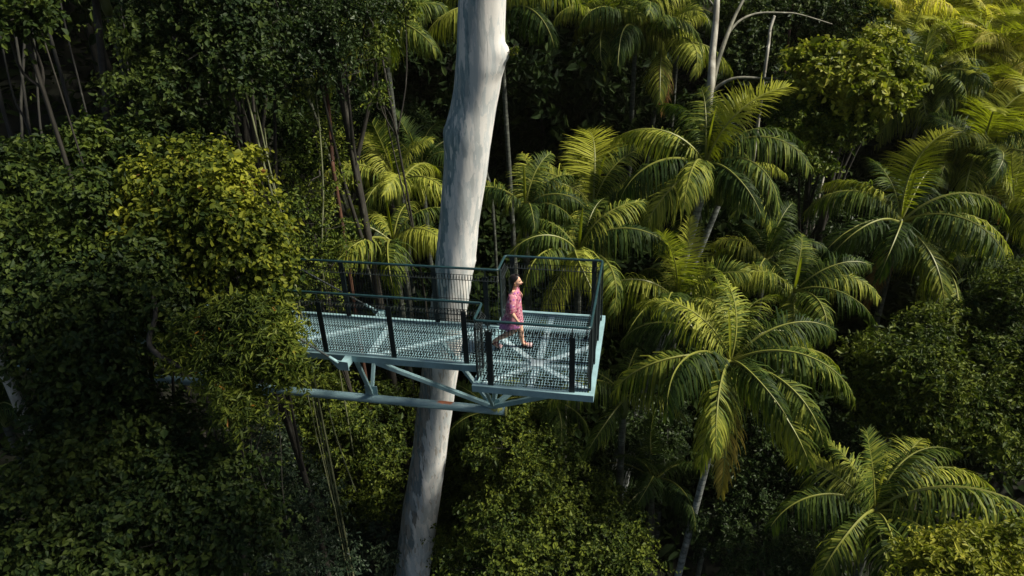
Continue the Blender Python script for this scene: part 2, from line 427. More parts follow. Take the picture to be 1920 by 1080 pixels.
for v in range(2):
    FR['yellow', 6, v] = frond_mesh('yellowing_frond', -28, -86, 1., 420 + v, [MT['frond_yellow'], MT['rachis']], gaps=.1, lmax=.26)
def spear_mesh():
    mb = MB()
    z = np.linspace(0, 1, 14); w = .045 * np.sin(np.clip(z, .03, .97) * PI) ** .6
    V = []
    for i in range(14):
        for a, b in ((-1, .0), (0, .6), (1, .0)): V.append((z[i] * .12 * z[i] + b * w[i], a * w[i], z[i]))
    F = []
    for i in range(13):
        for k in range(2): F.append((i * 3 + k, i * 3 + k + 1, i * 3 + 4 + k, i * 3 + 3 + k))
    return np_mesh('spear_leaf', V, F, MT['frond_young'], True)
SPEAR = spear_mesh()
SHAFT = None
_mb = MB(); _mb.tube([(0, 0, -.26), (0, 0, -.2), (0, 0, -.1), (0, 0, 0), (0, 0, .04)], [.036, .05, .045, .034, .015], 10); SHAFT = np_mesh('crownshaft', np.concatenate(_mb.V), np.concatenate(_mb.F4), MT['shaft'], True, np.concatenate(_mb.F3))
def flower_mesh():
    rg = np.random.default_rng(5); mb = MB()
    for k in range(34):
        a = rg.uniform(0, 6.28); o = .12 * rg.random(); e = np.array([math.cos(a) * (.1 + o), math.sin(a) * (.1 + o), -.16 - .14 * rg.random()])
        mb.tube(spline([(0, 0, 0), e * np.array([.9, .9, .25]), e], 6), np.linspace(.006, .003, 6), 4)
    return np_mesh('flower_cluster', np.concatenate(mb.V), np.concatenate(mb.F4), MT['rachis'], True, np.concatenate(mb.F3))
FLOWER = flower_mesh()

def palm(label, px, py, d, fl=2.8, n=11, seed=0, lean=(0, 0), kind='frond', young=1, dead=0, trunk='palm_trunk', fronds=None, spear=True, group=None, tr=.1, flower=False, foot_px=None, yellow=(), fat=1.):
    rg = random.Random(seed); fl = fl * 1.12
    cr = P(px, py, d)
    if foot_px is not None:
        q = P(foot_px[0], foot_px[1], foot_px[2]); dirv = q - cr; dirv = dirv / -dirv[2]
        ft = cr + dirv * 8.0
        for _ in range(6): ft = cr + dirv * (cr[2] - ground_z(ft))
    else:
        ft = cr + np.array([lean[0], lean[1], 0.]); ft[2] = ground_z(ft) - .1
    t = thing('palm', label, 'palm tree', ft, group)
    o0 = ORIG[t]
    sh_b = cr - np.array([0, 0, .24 * fl])
    dn = unit(ft - cr)
    md = (ft + sh_b) / 2 + np.array([lean[0] * -.1, lean[1] * -.1, 0])
    mb = MB(); pts = spline([ft, md, sh_b + dn * 0.02], 16); mb.tube(pts, np.linspace(tr * 1.25, tr * .85, 16), 10); mb.build('trunk', MT[trunk], t, True)
    s = link('crownshaft', SHAFT, t, Vector(cr - o0)); s.scale = (fl * 1.0,) * 3
    az0 = rg.uniform(0, 360)
    if fronds is None:
        fronds = []
        n = n + 3
        for i in range(n):
            age = i / (n - 1)
            fronds.append((az0 + i * 137.5 + rg.uniform(-14, 14), min(6, int(.4 + age * 5.6 + rg.uniform(-.4, .4))), rg.uniform(.86, 1.1)))
    for k, (az, b, sc) in enumerate(fronds):
        if k < young and b <= 2: me = FR['young', 1, rg.randrange(3)]
        else:
            nv = NVAR[kind]; sc *= (.8, .84, .92, 1, 1, 1, 1)[b]
            me = FR[kind, b, rg.randrange(nv)]
        f = link('frond', me, t, Vector(cr - o0) + Vector((0, 0, rg.uniform(-.04, .03) * fl)))
        f.rotation_euler = (rad(rg.uniform(-20, 20)), rad(rg.uniform(-9, 9)), rad(az)); f.scale = (fl * sc,) * 3
    for k in range(dead):
        f = link('dead_frond', FR['dead', 6, k % 2], t, Vector(cr - o0) - Vector((0, 0, .12 * fl)))
        f.rotation_euler = (0, 0, rg.uniform(0, 6.28)); f.scale = (fl * .75,) * 3
    for k, az in enumerate(yellow):
        f = link('yellowing_frond', FR['yellow', 6, k % 2], t, Vector(cr - o0) - Vector((0, 0, .05 * fl))); f.rotation_euler = (0, 0, rad(az)); f.scale = (fl * .95,) * 3
    if spear:
        f = link('spear_leaf', SPEAR, t, Vector(cr - o0)); f.scale = (fl * .36 * fat, fl * .36 * fat, fl * .5); f.rotation_euler = (rad(rg.uniform(-8, 8)), rad(rg.uniform(-8, 8)), rg.uniform(0, 6))
    if flower:
        f = link('flower_cluster', FLOWER, t, Vector(cr - o0) - Vector((0, 0, .26 * fl))); f.scale = (fl * .8,) * 3
    return t

# ------------------------------------------------------------------ ground
def build_ground():
    xs = np.concatenate([np.linspace(-420, -42, 14), np.linspace(-40, 60, 101), np.linspace(64, 440, 14)])
    ys = np.concatenate([np.linspace(-420, -32, 12), np.linspace(-30, 90, 121), np.linspace(95, 460, 14)])
    X, Y = np.meshgrid(xs, ys, indexing='ij'); pts = np.stack([X, Y, np.zeros_like(X)], -1)
    Z = ground_z(pts); pts[..., 2] = Z
    nx, ny = X.shape; i, j = np.meshgrid(np.arange(nx - 1), np.arange(ny - 1), indexing='ij')
    F = np.stack([i * ny + j, (i + 1) * ny + j, (i + 1) * ny + j + 1, i * ny + j + 1], -1).reshape(-1, 4)
    m, nt, b, out = new_mat('forest_floor'); tc = N(nt, 'ShaderNodeTexCoord')
    a = noise(nt, tc.outputs['Object'], .8, 6, .7)
    nt.links.new(ramp(nt, [(.3, (.005, .005, .003)), (.55, (.01, .012, .005)), (.75, (.02, .016, .01))], a.outputs[0]).outputs[0], b.inputs['Base Color'])  # floor colour darkened to carry the deep shade under the trees
    b.inputs['Roughness'].default_value = 1
    tag(link('ground', np_mesh('ground', pts.reshape(-1, 3), F, m)), kind='structure')
    # fern and seedling cover, uncountable
    rg = np.random.default_rng(3); n = 26000
    u = rg.uniform(10, 58, n); v = rg.uniform(-1, 1, n) * (6 + u * .8)
    p = CAM + HF * u[:, None] + HR * v[:, None]; p[:, 2] = ground_z(p) + rg.random(n) ** 2 * 1.8
    la = unit(rg.normal(size=(n, 3)) * np.array([1, 1, .35])); n0 = np.array([0, 0, 1.]) + rg.normal(size=(n, 3)) * .4
    V, F = leaves_mesh(p, la, n0, .5, .2, rg)
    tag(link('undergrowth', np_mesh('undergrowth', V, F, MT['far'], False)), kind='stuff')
build_ground()

# ------------------------------------------------------------------ the big smooth-barked gum
GUM = [(-420, 900, 992), (-200, 882, 972), (0, 860, 949.5), (40, 858.5, 948), (80, 857, 947), (125, 854, 944), (165, 851, 938), (200, 845, 931), (230, 836, 926.5),
       (247, 832, 924), (262, 831.5, 922), (280, 833, 919), (320, 832, 914), (380, 826, 904.5), (425, 822, 897), (495, 815, 890), (540, 811, 882.5),
       (590, 805, 875), (690, 791, 860), (765, 783, 850), (840, 774, 839), (940, 757, 825), (1040, 742.5, 811), (1080, 737, 805)]
YG = 2.95
def build_gum():
    C = []; R = []
    for y, a, b in GUM:
        p = PY((a + b) / 2, y, YG + .0); C.append(p); R.append((b - a) / 2 * depth_of(p) / FPX)
    C = np.array(C); R = np.array(R)
    # carry the trunk on down to the ground
    dirv = (C[-1] - C[-5]); dirv = dirv / abs(dirv[2])
    zt = ground_z(C[-1] + dirv * 8) - .3
    for k in (1, 3, 6, 9):
        z = min(k, 40); q = C[-1] + dirv * 0
    base = C[-1].copy(); rb = R[-1]; steps = np.linspace(1, base[2] - zt, 6)
    C = np.concatenate([C, [base + dirv * s for s in steps]]); R = np.concatenate([R, [rb * (1.0 + .05 * i + (.9 if i == 5 else 0)) for i in range(6)]])
    zz = np.concatenate([np.linspace(C[0, 2], C[len(GUM) - 1, 2], 200), np.linspace(C[len(GUM) - 1, 2] - .1, C[-1, 2], 40)])
    o = np.argsort(C[:, 2]); 
    cx = np.interp(zz, C[o, 2], C[o, 0]); cy = np.interp(zz, C[o, 2], C[o, 1]); rr = np.interp(zz, C[o, 2], R[o])
    n = 56; th = np.linspace(-PI, PI, n + 1)
    rg = np.random.default_rng(2); ph = rg.uniform(0, 6, 8)
    Z, T = np.meshgrid(zz, th, indexing='ij')
    r = rr[:, None] * (1 + .014 * np.sin(3 * T + Z * .7 + ph[0]) + .01 * np.sin(5 * T - Z * 1.9 + ph[1]) + .008 * np.sin(2 * T + Z * 4.1 + ph[2]) + .006 * np.sin(7 * T + Z * 2.3))
    def bump(px, py, t0, amp, sz, st):
        z0 = PY(px, py, YG)[2]; return amp * np.exp(-((Z - z0) / sz) ** 2 - ((T - t0) / st) ** 2)
    r = r + bump(938, 100, 1.35, .15, .15, .42) + bump(940, 84, 1.35, .05, .05, .2) - bump(936, 97, 1.2, .045, .045, .12) + bump(930, 128, 1.2, .06, .14, .5)
    r = r + bump(838, 240, -1.4, .025, .07, .5) + bump(893, 492, 1.4, .03, .06, .5) - bump(893, 520, 1.4, .02, .06, .5)
    V = np.stack([cx[:, None] + r * np.sin(T), cy[:, None] - r * np.cos(T), Z], -1)
    m1 = n + 1; i, j = np.meshgrid(np.arange(len(zz) - 1), np.arange(n), indexing='ij')
    F = np.stack([i * m1 + j, (i + 1) * m1 + j, (i + 1) * m1 + j + 1, i * m1 + j + 1], -1).reshape(-1, 4)
    UV = np.stack([np.broadcast_to(th / (2 * PI) + .5, Z.shape), Z], -1).reshape(-1, 2)
    m, nt, b, out = new_mat('gum_bark')
    uvn = N(nt, 'ShaderNodeUVMap'); uvn.uv_map = 'uv'; sx = N(nt, 'ShaderNodeSeparateXYZ'); nt.links.new(uvn.outputs[0], sx.inputs[0])
    tc = N(nt, 'ShaderNodeTexCoord')
    def mapped(s):
        mp = N(nt, 'ShaderNodeMapping'); mp.inputs['Scale'].default_value = s; nt.links.new(tc.outputs['Object'], mp.inputs[0]); return mp.outputs[0]
    big = noise(nt, mapped((3.2, 3.2, .55)), 1.6, 5, .62)
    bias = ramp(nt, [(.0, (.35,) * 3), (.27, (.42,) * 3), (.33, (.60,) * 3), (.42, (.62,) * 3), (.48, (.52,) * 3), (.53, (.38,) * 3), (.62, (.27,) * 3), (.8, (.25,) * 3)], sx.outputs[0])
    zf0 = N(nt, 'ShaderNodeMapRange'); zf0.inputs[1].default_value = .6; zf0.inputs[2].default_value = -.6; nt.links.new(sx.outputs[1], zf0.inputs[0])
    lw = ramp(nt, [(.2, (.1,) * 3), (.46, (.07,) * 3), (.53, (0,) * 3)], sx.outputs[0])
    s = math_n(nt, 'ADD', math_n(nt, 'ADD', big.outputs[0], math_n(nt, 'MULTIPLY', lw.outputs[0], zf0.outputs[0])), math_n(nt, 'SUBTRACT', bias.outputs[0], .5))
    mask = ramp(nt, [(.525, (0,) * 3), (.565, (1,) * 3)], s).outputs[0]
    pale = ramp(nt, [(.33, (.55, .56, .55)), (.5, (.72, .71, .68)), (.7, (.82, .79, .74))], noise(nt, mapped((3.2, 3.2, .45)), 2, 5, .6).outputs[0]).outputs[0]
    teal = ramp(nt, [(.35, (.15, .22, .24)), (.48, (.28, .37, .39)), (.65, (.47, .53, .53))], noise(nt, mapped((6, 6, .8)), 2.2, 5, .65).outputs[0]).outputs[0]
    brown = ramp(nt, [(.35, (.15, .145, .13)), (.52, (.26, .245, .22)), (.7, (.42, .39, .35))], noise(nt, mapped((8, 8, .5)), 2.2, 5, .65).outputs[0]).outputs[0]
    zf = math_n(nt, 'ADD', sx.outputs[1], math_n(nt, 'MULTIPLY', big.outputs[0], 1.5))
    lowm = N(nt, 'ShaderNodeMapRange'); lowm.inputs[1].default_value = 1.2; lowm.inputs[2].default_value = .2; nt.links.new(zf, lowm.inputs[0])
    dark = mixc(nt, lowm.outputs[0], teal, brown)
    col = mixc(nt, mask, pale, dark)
    # mid-tone grey sheets over the pale bark, and peeled cream flecks over the dark
    sh = noise(nt, mapped((4.5, 4.5, .8)), 1.5, 4, .6)
    col = mixc(nt, ramp(nt, [(.47, (0,) * 3), (.495, (.6,) * 3)], sh.outputs[0]).outputs[0], col, mixc(nt, mask, (.5, .55, .555), (.17, .25, .28)))
    fl = noise(nt, mapped((8, 8, 1.5)), 1.7, 3, .5)
    fm = ramp(nt, [(.585, (0,) * 3), (.6, (.9,) * 3)], fl.outputs[0]).outputs[0]
    col = mixc(nt, fm, col, mixc(nt, lowm.outputs[0], (.74, .73, .7), (.46, .42, .36)))
    # crisp scales where old bark has come off, and fine vertical cracks
    wob = noise(nt, mapped((6, 6, 2)), 1.5, 4, .6)
    vm = N(nt, 'ShaderNodeVectorMath', operation='MULTIPLY_ADD'); nt.links.new(wob.outputs['Color'], vm.inputs[0]); vm.inputs[1].default_value = (1.1,) * 3; nt.links.new(mapped((9, 9, 1.9)), vm.inputs[2])
    vo = N(nt, 'ShaderNodeTexVoronoi'); vo.inputs['Scale'].default_value = 1.; nt.links.new(vm.outputs[0], vo.inputs['Vector'])
    sc_ = N(nt, 'ShaderNodeSeparateColor'); nt.links.new(vo.outputs['Color'], sc_.inputs[0])
    up = ramp(nt, [(.0, (0,) * 3), (.8, (.75,) * 3)], sc_.outputs[0], 'CONSTANT').outputs[0]
    dn = ramp(nt, [(.0, (0,) * 3), (.8, (.55,) * 3)], sc_.outputs[1], 'CONSTANT').outputs[0]
    col = mixc(nt, dn, col, (.44, .46, .45))
    col = mixc(nt, up, col, mixc(nt, mask, (.8, .77, .72), mixc(nt, lowm.outputs[0], (.5, .56, .56), (.4, .36, .31))))
    ck = noise(nt, mapped((24, 24, .7)), 2, 4, .6)
    col = mixc(nt, ramp(nt, [(.3, (.6,) * 3), (.345, (0,) * 3)], ck.outputs[0]).outputs[0], col, (.16, .17, .165))
    rust = noise(nt, mapped((16, 16, .8)), 2, 3); 
    edge = ramp(nt, [(.26, (1,) * 3), (.3, (0,) * 3)], sx.outputs[0]).outputs[0]
    rm = math_n(nt, 'MULTIPLY', ramp(nt, [(.5, (0,) * 3), (.58, (.7,) * 3)], rust.outputs[0]).outputs[0], edge)
    col = mixc(nt, rm, col, (.4, .27, .18))
    sp = N(nt, 'ShaderNodeTexVoronoi'); sp.inputs['Scale'].default_value = 5; nt.links.new(mapped((2, 2, 1.2)), sp.inputs['Vector'])
    col = mixc(nt, ramp(nt, [(.0, (.8,) * 3), (.05, (0,) * 3)], sp.outputs['Distance']).outputs[0], col, (.1, .1, .1))
    nt.links.new(col, b.inputs['Base Color']); b.inputs['Roughness'].default_value = .7; b.inputs['Specular IOR Level'].default_value = .25
    bp = N(nt, 'ShaderNodeBump'); bp.inputs['Strength'].default_value = .15; bp.inputs['Distance'].default_value = .02
    hh = math_n(nt, 'ADD', math_n(nt, 'MULTIPLY', mask, -.4), math_n(nt, 'ADD', math_n(nt, 'MULTIPLY', fm, .4), noise(nt, mapped((9, 9, 1)), 3, 5, .65).outputs[0]))
    nt.links.new(hh, bp.inputs['Height']); nt.links.new(bp.outputs[0], b.inputs['Normal'])
    t = thing('gum_tree', 'towering smooth pale gum tree with grey-blue bark patches rising past the walkway', 'tree', (C[-1][0], C[-1][1], zz[-1]))
    Vf = V.reshape(-1, 3) - ORIG[t]
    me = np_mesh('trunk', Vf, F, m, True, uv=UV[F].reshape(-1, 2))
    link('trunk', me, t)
    # a few twigs on the burl, and strips of loose bark low down
    mb = MB(); q = PY(958, 97, YG - .1)
    for k in range(9):
        e = q + RNG.normal(size=3) * .08 + np.array([.06, 0, .02]); mb.tube([q, (q + e) / 2 + RNG.normal(size=3) * .01, e], [.008, .006, .003], 5)
    V2, F2 = leaf_cloud([(q + np.array([.06, 0, 0]), (.06, .06, .07))], 40, .05, .03, 9, per=5, twig=.05)
    mb.build('twigs', MT['bark'], t); link('leaf_tuft', np_mesh('leaf_tuft', V2 - ORIG[t], F2, MT['vine'], False), t)
    mb = MB()
    for px, py, l in ((812, 1010, .7), (808, 1045, .5), (816, 985, .45)):
        q = PY(px, py, YG - .12); pts = spline([q, q + np.array([.06, -.05, -.3 * l]), q + np.array([.03, -.06, -l])], 7); mb.tube(pts, np.linspace(.012, .006, 7), 4)
    mb.build('bark_strip', MT['stem'], t)
build_gum()
# ------------------------------------------------------------------ canopy walkway and lookout
W, D, Y1, Y2, H = 1.8256 * K, 2.4522 * K, .565 * K, 1.823 * K, 1.32
XL = -12.5
def fillet(pts, r=.05, n=4):
    out = [np.array(pts[0], float)]
    for a, b, c in zip(pts[:-2], pts[1:-1], pts[2:]):
        a, b, c = (np.array(q, float) for q in (a, b, c)); u = unit(a - b); v = unit(c - b)
        for t in np.linspace(0, 1, n + 1):
            out.append((1 - t) ** 2 * (b + u * r) + 2 * t * (1 - t) * b + t * t * (b + v * r))
    out.append(np.array(pts[-1], float)); return out

def grating(x0, x1, y0, y1, sx, sy, t):
    mb = MB()
    for x in np.arange(x0 + sx / 2, x1, sx): mb.box((x - .0045, y0, -.014), (x + .0045, y1, 0))
    for y in np.arange(y0 + sy / 2, y1, sy): mb.box((x0, y - .007, -.012), (x1, y + .007, -.003))
    return mb.build('deck_grating', MT['grate'], t)

def mesh_panel(a, b, t, z0=.07, z1=1.17, sp=.06, inward=(0, 1)):
    """welded wire panel from a to b (plan points); the top and bottom of the wires are rolled"""
    a = np.array(a, float); b = np.array(b, float); L = np.linalg.norm(b - a); d = (b - a) / L; iw = np.array(inward, float)
    n = max(2, int(L / sp)); mb = MB()
    P3 = lambda s, z, o=0: np.array([*(a + d * s + iw * o), z])
    for k in range(n + 1):
        s = L * k / n
        pts = [P3(s, z0 + .09, .06), P3(s, z0, .0), P3(s, z1, 0), P3(s, z1 - .08, .07), P3(s, z1 - .12, .0)]
        mb.tube(pts, [.0062] * 5, 4, False)
    for z, o in ((z0, 0), (z0 + .09, .06), (.25, .004), (.62, .004), (z1 - .12, 0), (z1 - .08, .07), (z1, 0)):
        mb.tube([P3(0, z, o), P3(L, z, o)], [.0062] * 2, 4, False)
    return mb.build('mesh_panel', MT['wire'], t)

def build_walkway():
    t = thing('canopy_walkway', 'steel canopy walkway with dark railings ending in a square grated lookout', 'walkway', (W / 2, D / 2, -.14))
    # handrail: one bent tube round the whole deck
    path = [(XL, Y2, H), (0, Y2, H), (0, D, H), (W, D, H), (W, 0, H), (0, 0, H), (0, Y1, H), (XL, Y1, H)]
    mb = MB(); mb.tube(fillet(path, .07), .026, 10); mb.build('handrail', MT['rail'], t, True)
    # posts: flat bars, shorter than the rail, with a thin neck up to it
    def post(x, y, along, full=False):
        mb = MB(); w = .1; th = .022; top = H - .03 if full else 1.13
        e = (w / 2, th / 2) if along == 'x' else (th / 2, w / 2)
        mb.box((x - e[0], y - e[1], -.13), (x + e[0], y + e[1], top))
        if not full: mb.tube([(x, y, top - .1), (x, y, H)], .012, 6)
        # foot plate and bolts
        for k in (-1, 1):
            mb.tube([(x + (k * .03 if along == 'x' else 0), y - (0 if along == 'x' else k * .03) - .02, -.06), (x + (k * .03 if along == 'x' else 0), y - (0 if along == 'x' else k * .03) + .02, -.06)], .012, 6)
        mb.build('post', MT['post'], t)
    def px_x(px, py, y, z): return PY(px, py, y)[0]
    yn = Y1 - .03; yf = Y2 + .03
    for px, py in ((615, 660), (743, 668), (878, 679)): post(PZ(px, py, -.02)[0], yn, 'x')
    xs_n = [PZ(615, 660, -.02)[0], PZ(743, 668, -.02)[0]]; stp = xs_n[1] - xs_n[0]
    for k in range(1, 5):
        if xs_n[0] - k * stp > XL: post(xs_n[0] - k * stp, yn, 'x')
    for px, py in ((657, 590),): post(PZ(px, py, 0)[0], yf, 'x', True)
    for k in (-2, -1, 1): post(PZ(657, 590, 0)[0] + k * 2.0, yf, 'x', True)
    post(-.28, yf, 'x'); post(.02, Y2 + .1, 'y', True); post(.14, D + .03, 'x', True); post(W - .16, D + .03, 'x', True)
    post(-.02, .12, 'y'); post(-.02, Y1 - .1, 'y', True)
    post(PZ(921, 722, 0)[0], -.03, 'x'); post(PZ(1072, 737, 0)[0], -.03, 'x')
    for y in (.1, .95, 1.8, D - .1): post(W + .02, y, 'y', True)
    # mesh panels between posts
    def run(a, b, n, inw):
        a = np.array(a, float); b = np.array(b, float)
        for k in range(n): mesh_panel(a + (b - a) * k / n, a + (b - a) * (k + 1) / n, t, inward=inw)
    run((XL + .2, yn + .02), (-.1, yn + .02), 6, (0, 1)); run((XL + .2, yf - .02), (-.02, yf - .02), 6, (0, -1))
    run((.06, 0.01), (W - .02, 0.01), 2, (0, 1)); run((.06, D - .01), (W - .02, D - .01), 2, (0, -1))
    run((W - .01, .05), (W - .01, D - .04), 3, (-1, 0)); run((.0, Y2 + .1), (.0, D - .02), 1, (1, 0)); run((.0, .05), (.0, Y1 - .05), 1, (1, 0))
    # gratings
    grating(.02, W - .02, .02, D - .02, .048, .086, t); grating(XL, -.02, Y1 + .01, Y2 - .01, .048, .086, t)
    # edge beams
    def beam(a, b, w=.09, h=.14, name='edge_beam', mat='teal', up=(0, 0, 1)):
        mb = MB(); mb.beam(a, b, w, h, up)
        bm = mb; o = bm.build(name, MT[mat], t)
        md = o.modifiers.new('bevel', 'BEVEL'); md.width = .006; md.segments = 2; return o
    ez = -.055
    beam((-.09, -.045, ez), (W + .09, -.045, ez)); beam((-.09, D + .045, ez), (W + .09, D + .045, ez))
    beam((W + .045, .002, ez), (W + .045, D - .002, ez)); beam((-.045, .002, ez), (-.045, Y1 - .1, ez)); beam((-.045, Y2 + .1, ez), (-.045, D - .002, ez))
    beam((XL, Y1 - .045, ez), (-.002, Y1 - .045, ez)); beam((XL, Y2 + .045, ez), (-.002, Y2 + .045, ez))
    # star of flat bars under the lookout
    c = PZ(1008, 690, -.1)
    hub = MB(); hub.box((c[0] - .12, c[1] - .1, -.1), (c[0] + .12, c[1] + .1, .008)); hub.build('hub_plate', MT['brace'], t)
    zs = -.03
    for i, (ex, ey, w) in enumerate(((.06, D * .62, .1), (W - .03, D * .60, .1), (W - .03, .12, .1), (.1, .05, .1), (c[0] + .02, D - .05, .1), (c[0] - .02, .03, .1))):
        e = np.array([ex, ey, zs - .0025 * i]); s = np.array([c[0], c[1], zs - .0025 * i]); u = unit(e - s)
        beam(s + u * .1, e, w * 1.15, .05, 'floor_brace', 'brace')
    beam((.02, c[1], zs - .012), (W - .02, c[1], zs - .012), .13, .05, 'cross_beam', 'brace'); beam((.02, D * .8, zs - .012), (W - .02, D * .8, zs - .012), .11, .05, 'cross_beam', 'brace')
    beam((-.02, Y1, zs - .012), (-.02, Y2, zs - .012), .12, .06, 'cross_beam')
    # walkway floor bracing
    for k in range(4):
        x0 = -.25 - 2.2 * k
        beam((x0, Y2 - .05, zs - .012), (x0 - 2.0, Y1 + .05, zs - .012), .1, .05, 'floor_brace', 'brace')
        beam((x0 - 2.1, Y1 + .01, zs - .016), (x0 - 2.1, Y2 - .01, zs - .016), .14, .05, 'cross_beam', 'brace')
    beam((-.45, Y1 + .03, zs - .02), (-.45, Y2 - .02, zs - .02), .16, .05, 'cross_beam', 'brace')
    # bottom chord pipe
    ym = (Y1 + Y2) / 2
    pe = PY(948, 771, ym); zp = pe[2]; ps = PY(545, 733, ym)
    pl = pe + (ps - pe) / abs(ps[0] - pe[0]) * 12.4
    m, nt, b, out = new_mat('pipe_paint'); tc = N(nt, 'ShaderNodeTexCoord')
    base = ramp(nt, [(.3, (.16, .27, .31)), (.7, (.24, .37, .4))], noise(nt, tc.outputs['Object'], 3, 5).outputs[0]).outputs[0]
    def spot(px, col, rx, rz, prev, thr=.5):
        q = PY(px, 733 + (px - 545) * .0943 - 9, ym) - np.array([W / 2, D / 2, -.14])
        mp = N(nt, 'ShaderNodeMapping'); mp.vector_type = 'POINT'; nt.links.new(tc.outputs['Object'], mp.inputs[0])
        mp.inputs['Location'].default_value = tuple(-q[i] / (rx, rz * 1.6, rz)[i] for i in range(3)); mp.inputs['Scale'].default_value = (1 / rx, 1 / (rz * 1.6), 1 / rz)
        ln = N(nt, 'ShaderNodeVectorMath', operation='LENGTH'); nt.links.new(mp.outputs[0], ln.inputs[0])
        f = math_n(nt, 'ADD', ln.outputs['Value'], math_n(nt, 'MULTIPLY', noise(nt, tc.outputs['Object'], 14, 5, .7).outputs[0], 1.1))
        return mixc(nt, ramp(nt, [(.48, (1,) * 3), (.56, (0,) * 3)], math_n(nt, 'MULTIPLY', f, .36)).outputs[0], prev, col)
    col = spot(834, (.42, .13, .05), .24, .07, base); col = spot(640, (.06, .05, .035), .3, .03, col); col = spot(740, (.03, .04, .04), .09, .03, col)
    col = spot(930, (.28, .3, .06), .17, .12, col); col = spot(590, (.22, .1, .05), .12, .04, col)
    nt.links.new(col, b.inputs['Base Color']); b.inputs['Roughness'].default_value = .5
    mb = MB(); mb.tube([pl, ps, pe], .092, 20); mb.build('chord_pipe', m, t, True)
    mb = MB(); dpe = unit(pe - ps); mb.tube([pe, pe + dpe * .02], .1, 20); mb.build('end_cap', flat_mat('mossy_end', (.3, .31, .08), .8), t)
    # bolted flange joint further along, and gusset plates where the struts meet the pipe
    fj = PY(500, 729, ym)
    mb = MB()
    for k in (-.035, .035): mb.tube([fj + dpe * (k - .018), fj + dpe * (k + .018)], .15, 24)
    mb.build('flange', MT['teal'], t)
    for i in range(8):
        a = i * PI / 4; q = fj + np.array([0, math.cos(a), math.sin(a)]) * .125; mb = MB(); mb.tube([q - dpe * .085, q + dpe * .085], .014, 6); mb.build('bolt', MT['cable'], t)
    # struts
    n1 = PY(697, 738, ym); n2 = PY(925, 762, ym)
    zb = -.12
    for q in (n1, n2):
        mb = MB(); mb.box((q[0] - .14, q[1] - .006, q[2] - .02), (q[0] + .14, q[1] + .006, q[2] + .2)); mb.build('gusset_plate', MT['teal'], t)
    def on_near(px, py): return PY(px, py, Y1 - .045)
    s1 = on_near(668, 678); beam((s1[0], Y1 - .045, zb), n1, .075, .075, 'strut')
    beam((n1[0], Y2 + .03, zb), n1, .07, .07, 'strut')
    s3 = on_near(705, 683); beam((s3[0], Y1 - .045, zb), n2, .09, .08, 'strut')
    s4 = PY(824, 692, Y1 + .5); beam((s4[0] - .45, Y2 + .03, zb), n2, .08, .08, 'strut')
    beam((.12, 0.02, zb), n2, .06, .06, 'strut'); beam((.2, .5, zb), n2, .06, .06, 'strut')
    beam((W - .1, 0.3, zb), n2, .09, .09, 'strut'); beam((W - .2, D - .3, zb), n2, .09, .09, 'strut'); beam((.1, D - .2, zb), n2, .07, .07, 'strut')
    for k in range(1, 3):
        q = n1 + (ps - pe) / abs(ps[0] - pe[0]) * (2.0 * k); beam((q[0], Y1 - .04, zb), q, .07, .07, 'strut'); beam((q[0], Y2 + .04, zb), q, .07, .07, 'strut')
    # outrigger with stay cables
    q = PZ(655, 672, -.07); ox = q[0]
    for yy, sgn, pxe in ((Y1 - .09, -1, (557, 632)), (Y2 + .09, 1, (610, 530))):
        mb = MB(); mb.beam((ox, yy, -.07), (ox, yy + sgn * .24, -.07), .13, .15); o = mb.build('bracket', MT['teal'], t)
        mb = MB(); a = np.array([ox - .02, yy + sgn * .25, -.05])
        mb.add([(ox + .1, yy + sgn * .24, .03), (ox + .1, yy + sgn * .26, .03), (ox - .27, yy + sgn * .26, .06), (ox - .27, yy + sgn * .24, .06), (ox + .1, yy + sgn * .24, -.16), (ox + .1, yy + sgn * .26, -.16), (ox - .1, yy + sgn * .26, -.16), (ox - .1, yy + sgn * .24, -.16)],
               [(0, 1, 2, 3), (7, 6, 5, 4), (0, 4, 5, 1), (1, 5, 6, 2), (2, 6, 7, 3), (3, 7, 4, 0)])
        mb.build('bracket_plate', MT['teal'], t)
        e = PY(pxe[0], pxe[1], yy + sgn * .25); e = a + (e - a) * 3.0
        mb = MB(); mb.tube([a + (e - a) * .02, e], .02, 8); mb.build('stay_cable', MT['cable'], t, True)
        mb = MB(); mb.tube([a + (e - a) * .03, a + (e - a) * .1], .032, 8); mb.build('turnbuckle', MT['teal'], t, True)
build_walkway()
# ------------------------------------------------------------------ palms
# azimuths: 0 right, 90 away, 180 left, 270 towards the viewer
palm('big bangalow palm with a pale trunk and upright yellow spear right of the lookout', 1368, 682, 15.6, 2.75, seed=3, foot_px=(1268, 1080, 17.2), trunk='palm_trunk_pale', young=0, dead=0, flower=True, tr=.085, yellow=(268,),
     fronds=[(20, 2, 1.0), (-12, 3, 1.05), (-45, 4, 1.0), (-75, 4, .85), (-105, 5, .95), (180, 3, 1.0), (205, 4, 1.08), (228, 4, 1.02), (150, 2, 1.0), (60, 1, .9), (115, 1, .95), (90, 2, .9), (-25, 5, .95), (255, 5, .9), (5, 4, .95), (-60, 5, 1.0), (168, 4, .9), (35, 3, .9)])
palm('tall twin-stemmed palm with a bright yellow arching frond under the forked tree', 1322, 312, 19, 2.9, seed=8, foot_px=(1268, 520, 19.7), trunk='palm_trunk_pale', young=1, dead=0, tr=.13,
     fronds=[(22, 2, 1.0), (50, 1, .95), (12, 2, 1.0), (-15, 3, 1.0), (-40, 4, 1.0), (-70, 5, .9), (-100, 4, .9), (215, 4, 1.0), (180, 3, 1.0), (160, 2, .95), (130, 2, .9), (90, 1, .9), (240, 5, .95), (-55, 5, .9)])
